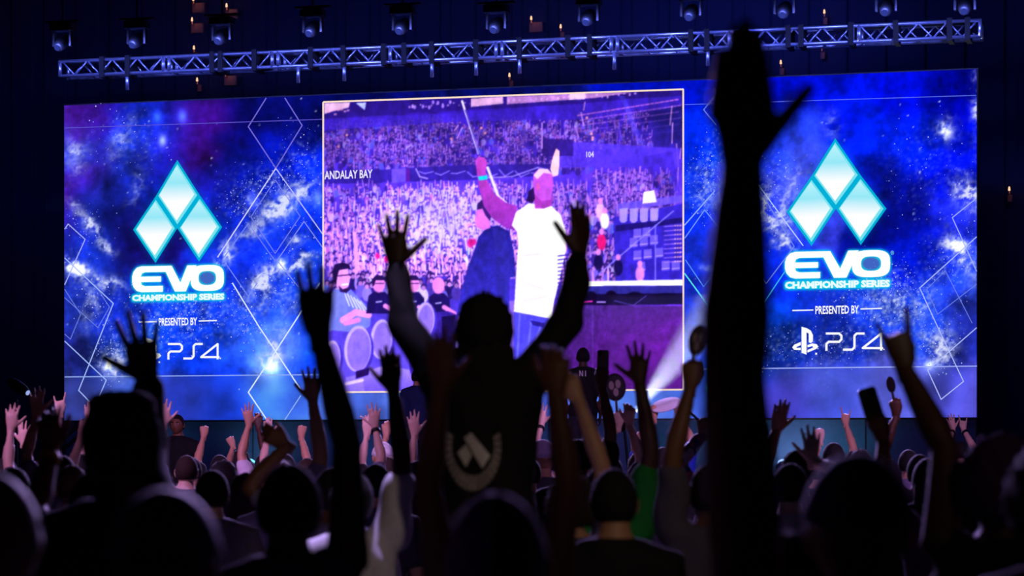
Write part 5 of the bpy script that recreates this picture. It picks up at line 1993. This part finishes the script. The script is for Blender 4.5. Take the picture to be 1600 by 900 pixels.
# flat white fan between two hands
a, b = grip('white_fan_holder', -1)[0], grip('white_fan_holder', 1)[0]
c = (a + b) / 2 + np.array((0, -.02, .03))
root = empty('white_fan', tuple(c))
tag(root, 'flat white oval fan held between two hands', 'fan')
g = Geo()
ang = np.linspace(0, 2 * math.pi, 20, endpoint=False)
A = unit(b - a + np.array((0, 0, .02)))
Bn = unit(np.array((0, .75, .66)))
g.rings([c + np.outer(np.cos(ang), A) * .125 * q + np.outer(np.sin(ang), Bn) * .075 * q + np.array((0, 0, z)) for q, z in ((.96, -.006), (1, 0), (.96, .006))])
g.build('board', mat('fan_white', (245, 240, 250), .6), root, True)
for sg in (-1, 1):
    g = Geo()
    g.tube([c + A * .12 * sg, (a if sg < 0 else b) + A * .01 * sg], [.008, .008], 8)
    g.build('handle', mat('fan_white', (245, 240, 250), .6), root, True)
# thin stick
c, D, N, T = grip('floral', -1)
root = empty('stick', tuple(c))
tag(root, 'thin dark stick held at a slant beside the tallest arm', 'stick')
g = Geo()
dr = unit(np.array((.62, -.1, -.62)))
g.tube([c - dr * .12, c + dr * .10], [.009, .008], 8)
g.build('shaft', mat('stick_dark', (26, 22, 30), .5), root, True)
for t, r_ in ((-.12, .012), (.10, .011)):
    g = Geo()
    g.tube([c + dr * (t - .012), c + dr * (t + .012)], [r_, r_], 8)
    g.build('ferrule', mat('stick_metal', (120, 116, 130), .3, .8), root, True)
# white badge glinting on the chest side of the person at the right edge
pr = REC['near_right']
# chair under the emblem man, step under the guard
O = REC['emblem']['O']
ch = empty('stacking_chair', (O[0], O[1], 0))
tag(ch, 'grey padded chair the emblem man stands on', 'chair')
g = Geo()
g.box((O[0], O[1] + .02, .435), (.22, .22, .033), bevel=.05)
g.build('seat', mat('chair_pad', (60, 58, 70), .8), ch)
g = Geo()
g.box((O[0], O[1] + .27, .72), (.21, .025, .20), bevel=.02)
g.build('backrest', mat('chair_pad', (60, 58, 70), .8), ch)
for sx in (-1, 1):
    for sy in (-1, 1):
        g = Geo()
        g.tube([(O[0] + sx * .2, O[1] + .02 + sy * .2, .012), (O[0] + sx * .19, O[1] + .02 + sy * .19, .42)] + ([(O[0] + sx * .19, O[1] + .25, .86)] if sy > 0 else []), [.012] * (3 if sy > 0 else 2), 8)
        g.build('leg', mat('chair_steel', (120, 120, 126), .3, .8), ch, True)
O = REC['security']['O']
sp = empty('step_box', (O[0], O[1], 0))
tag(sp, 'black step box under the man facing the crowd', 'step')
g = Geo()
g.box((O[0], O[1], .13), (.4, .3, .13), bevel=.02)
g.build('body', mat('stage_black', (14, 16, 24)), sp)
g = Geo()
g.box((O[0], O[1], .28), (.42, .32, .02), bevel=.02)
g.build('tread', mat('step_tread', (40, 40, 46), .7), sp)
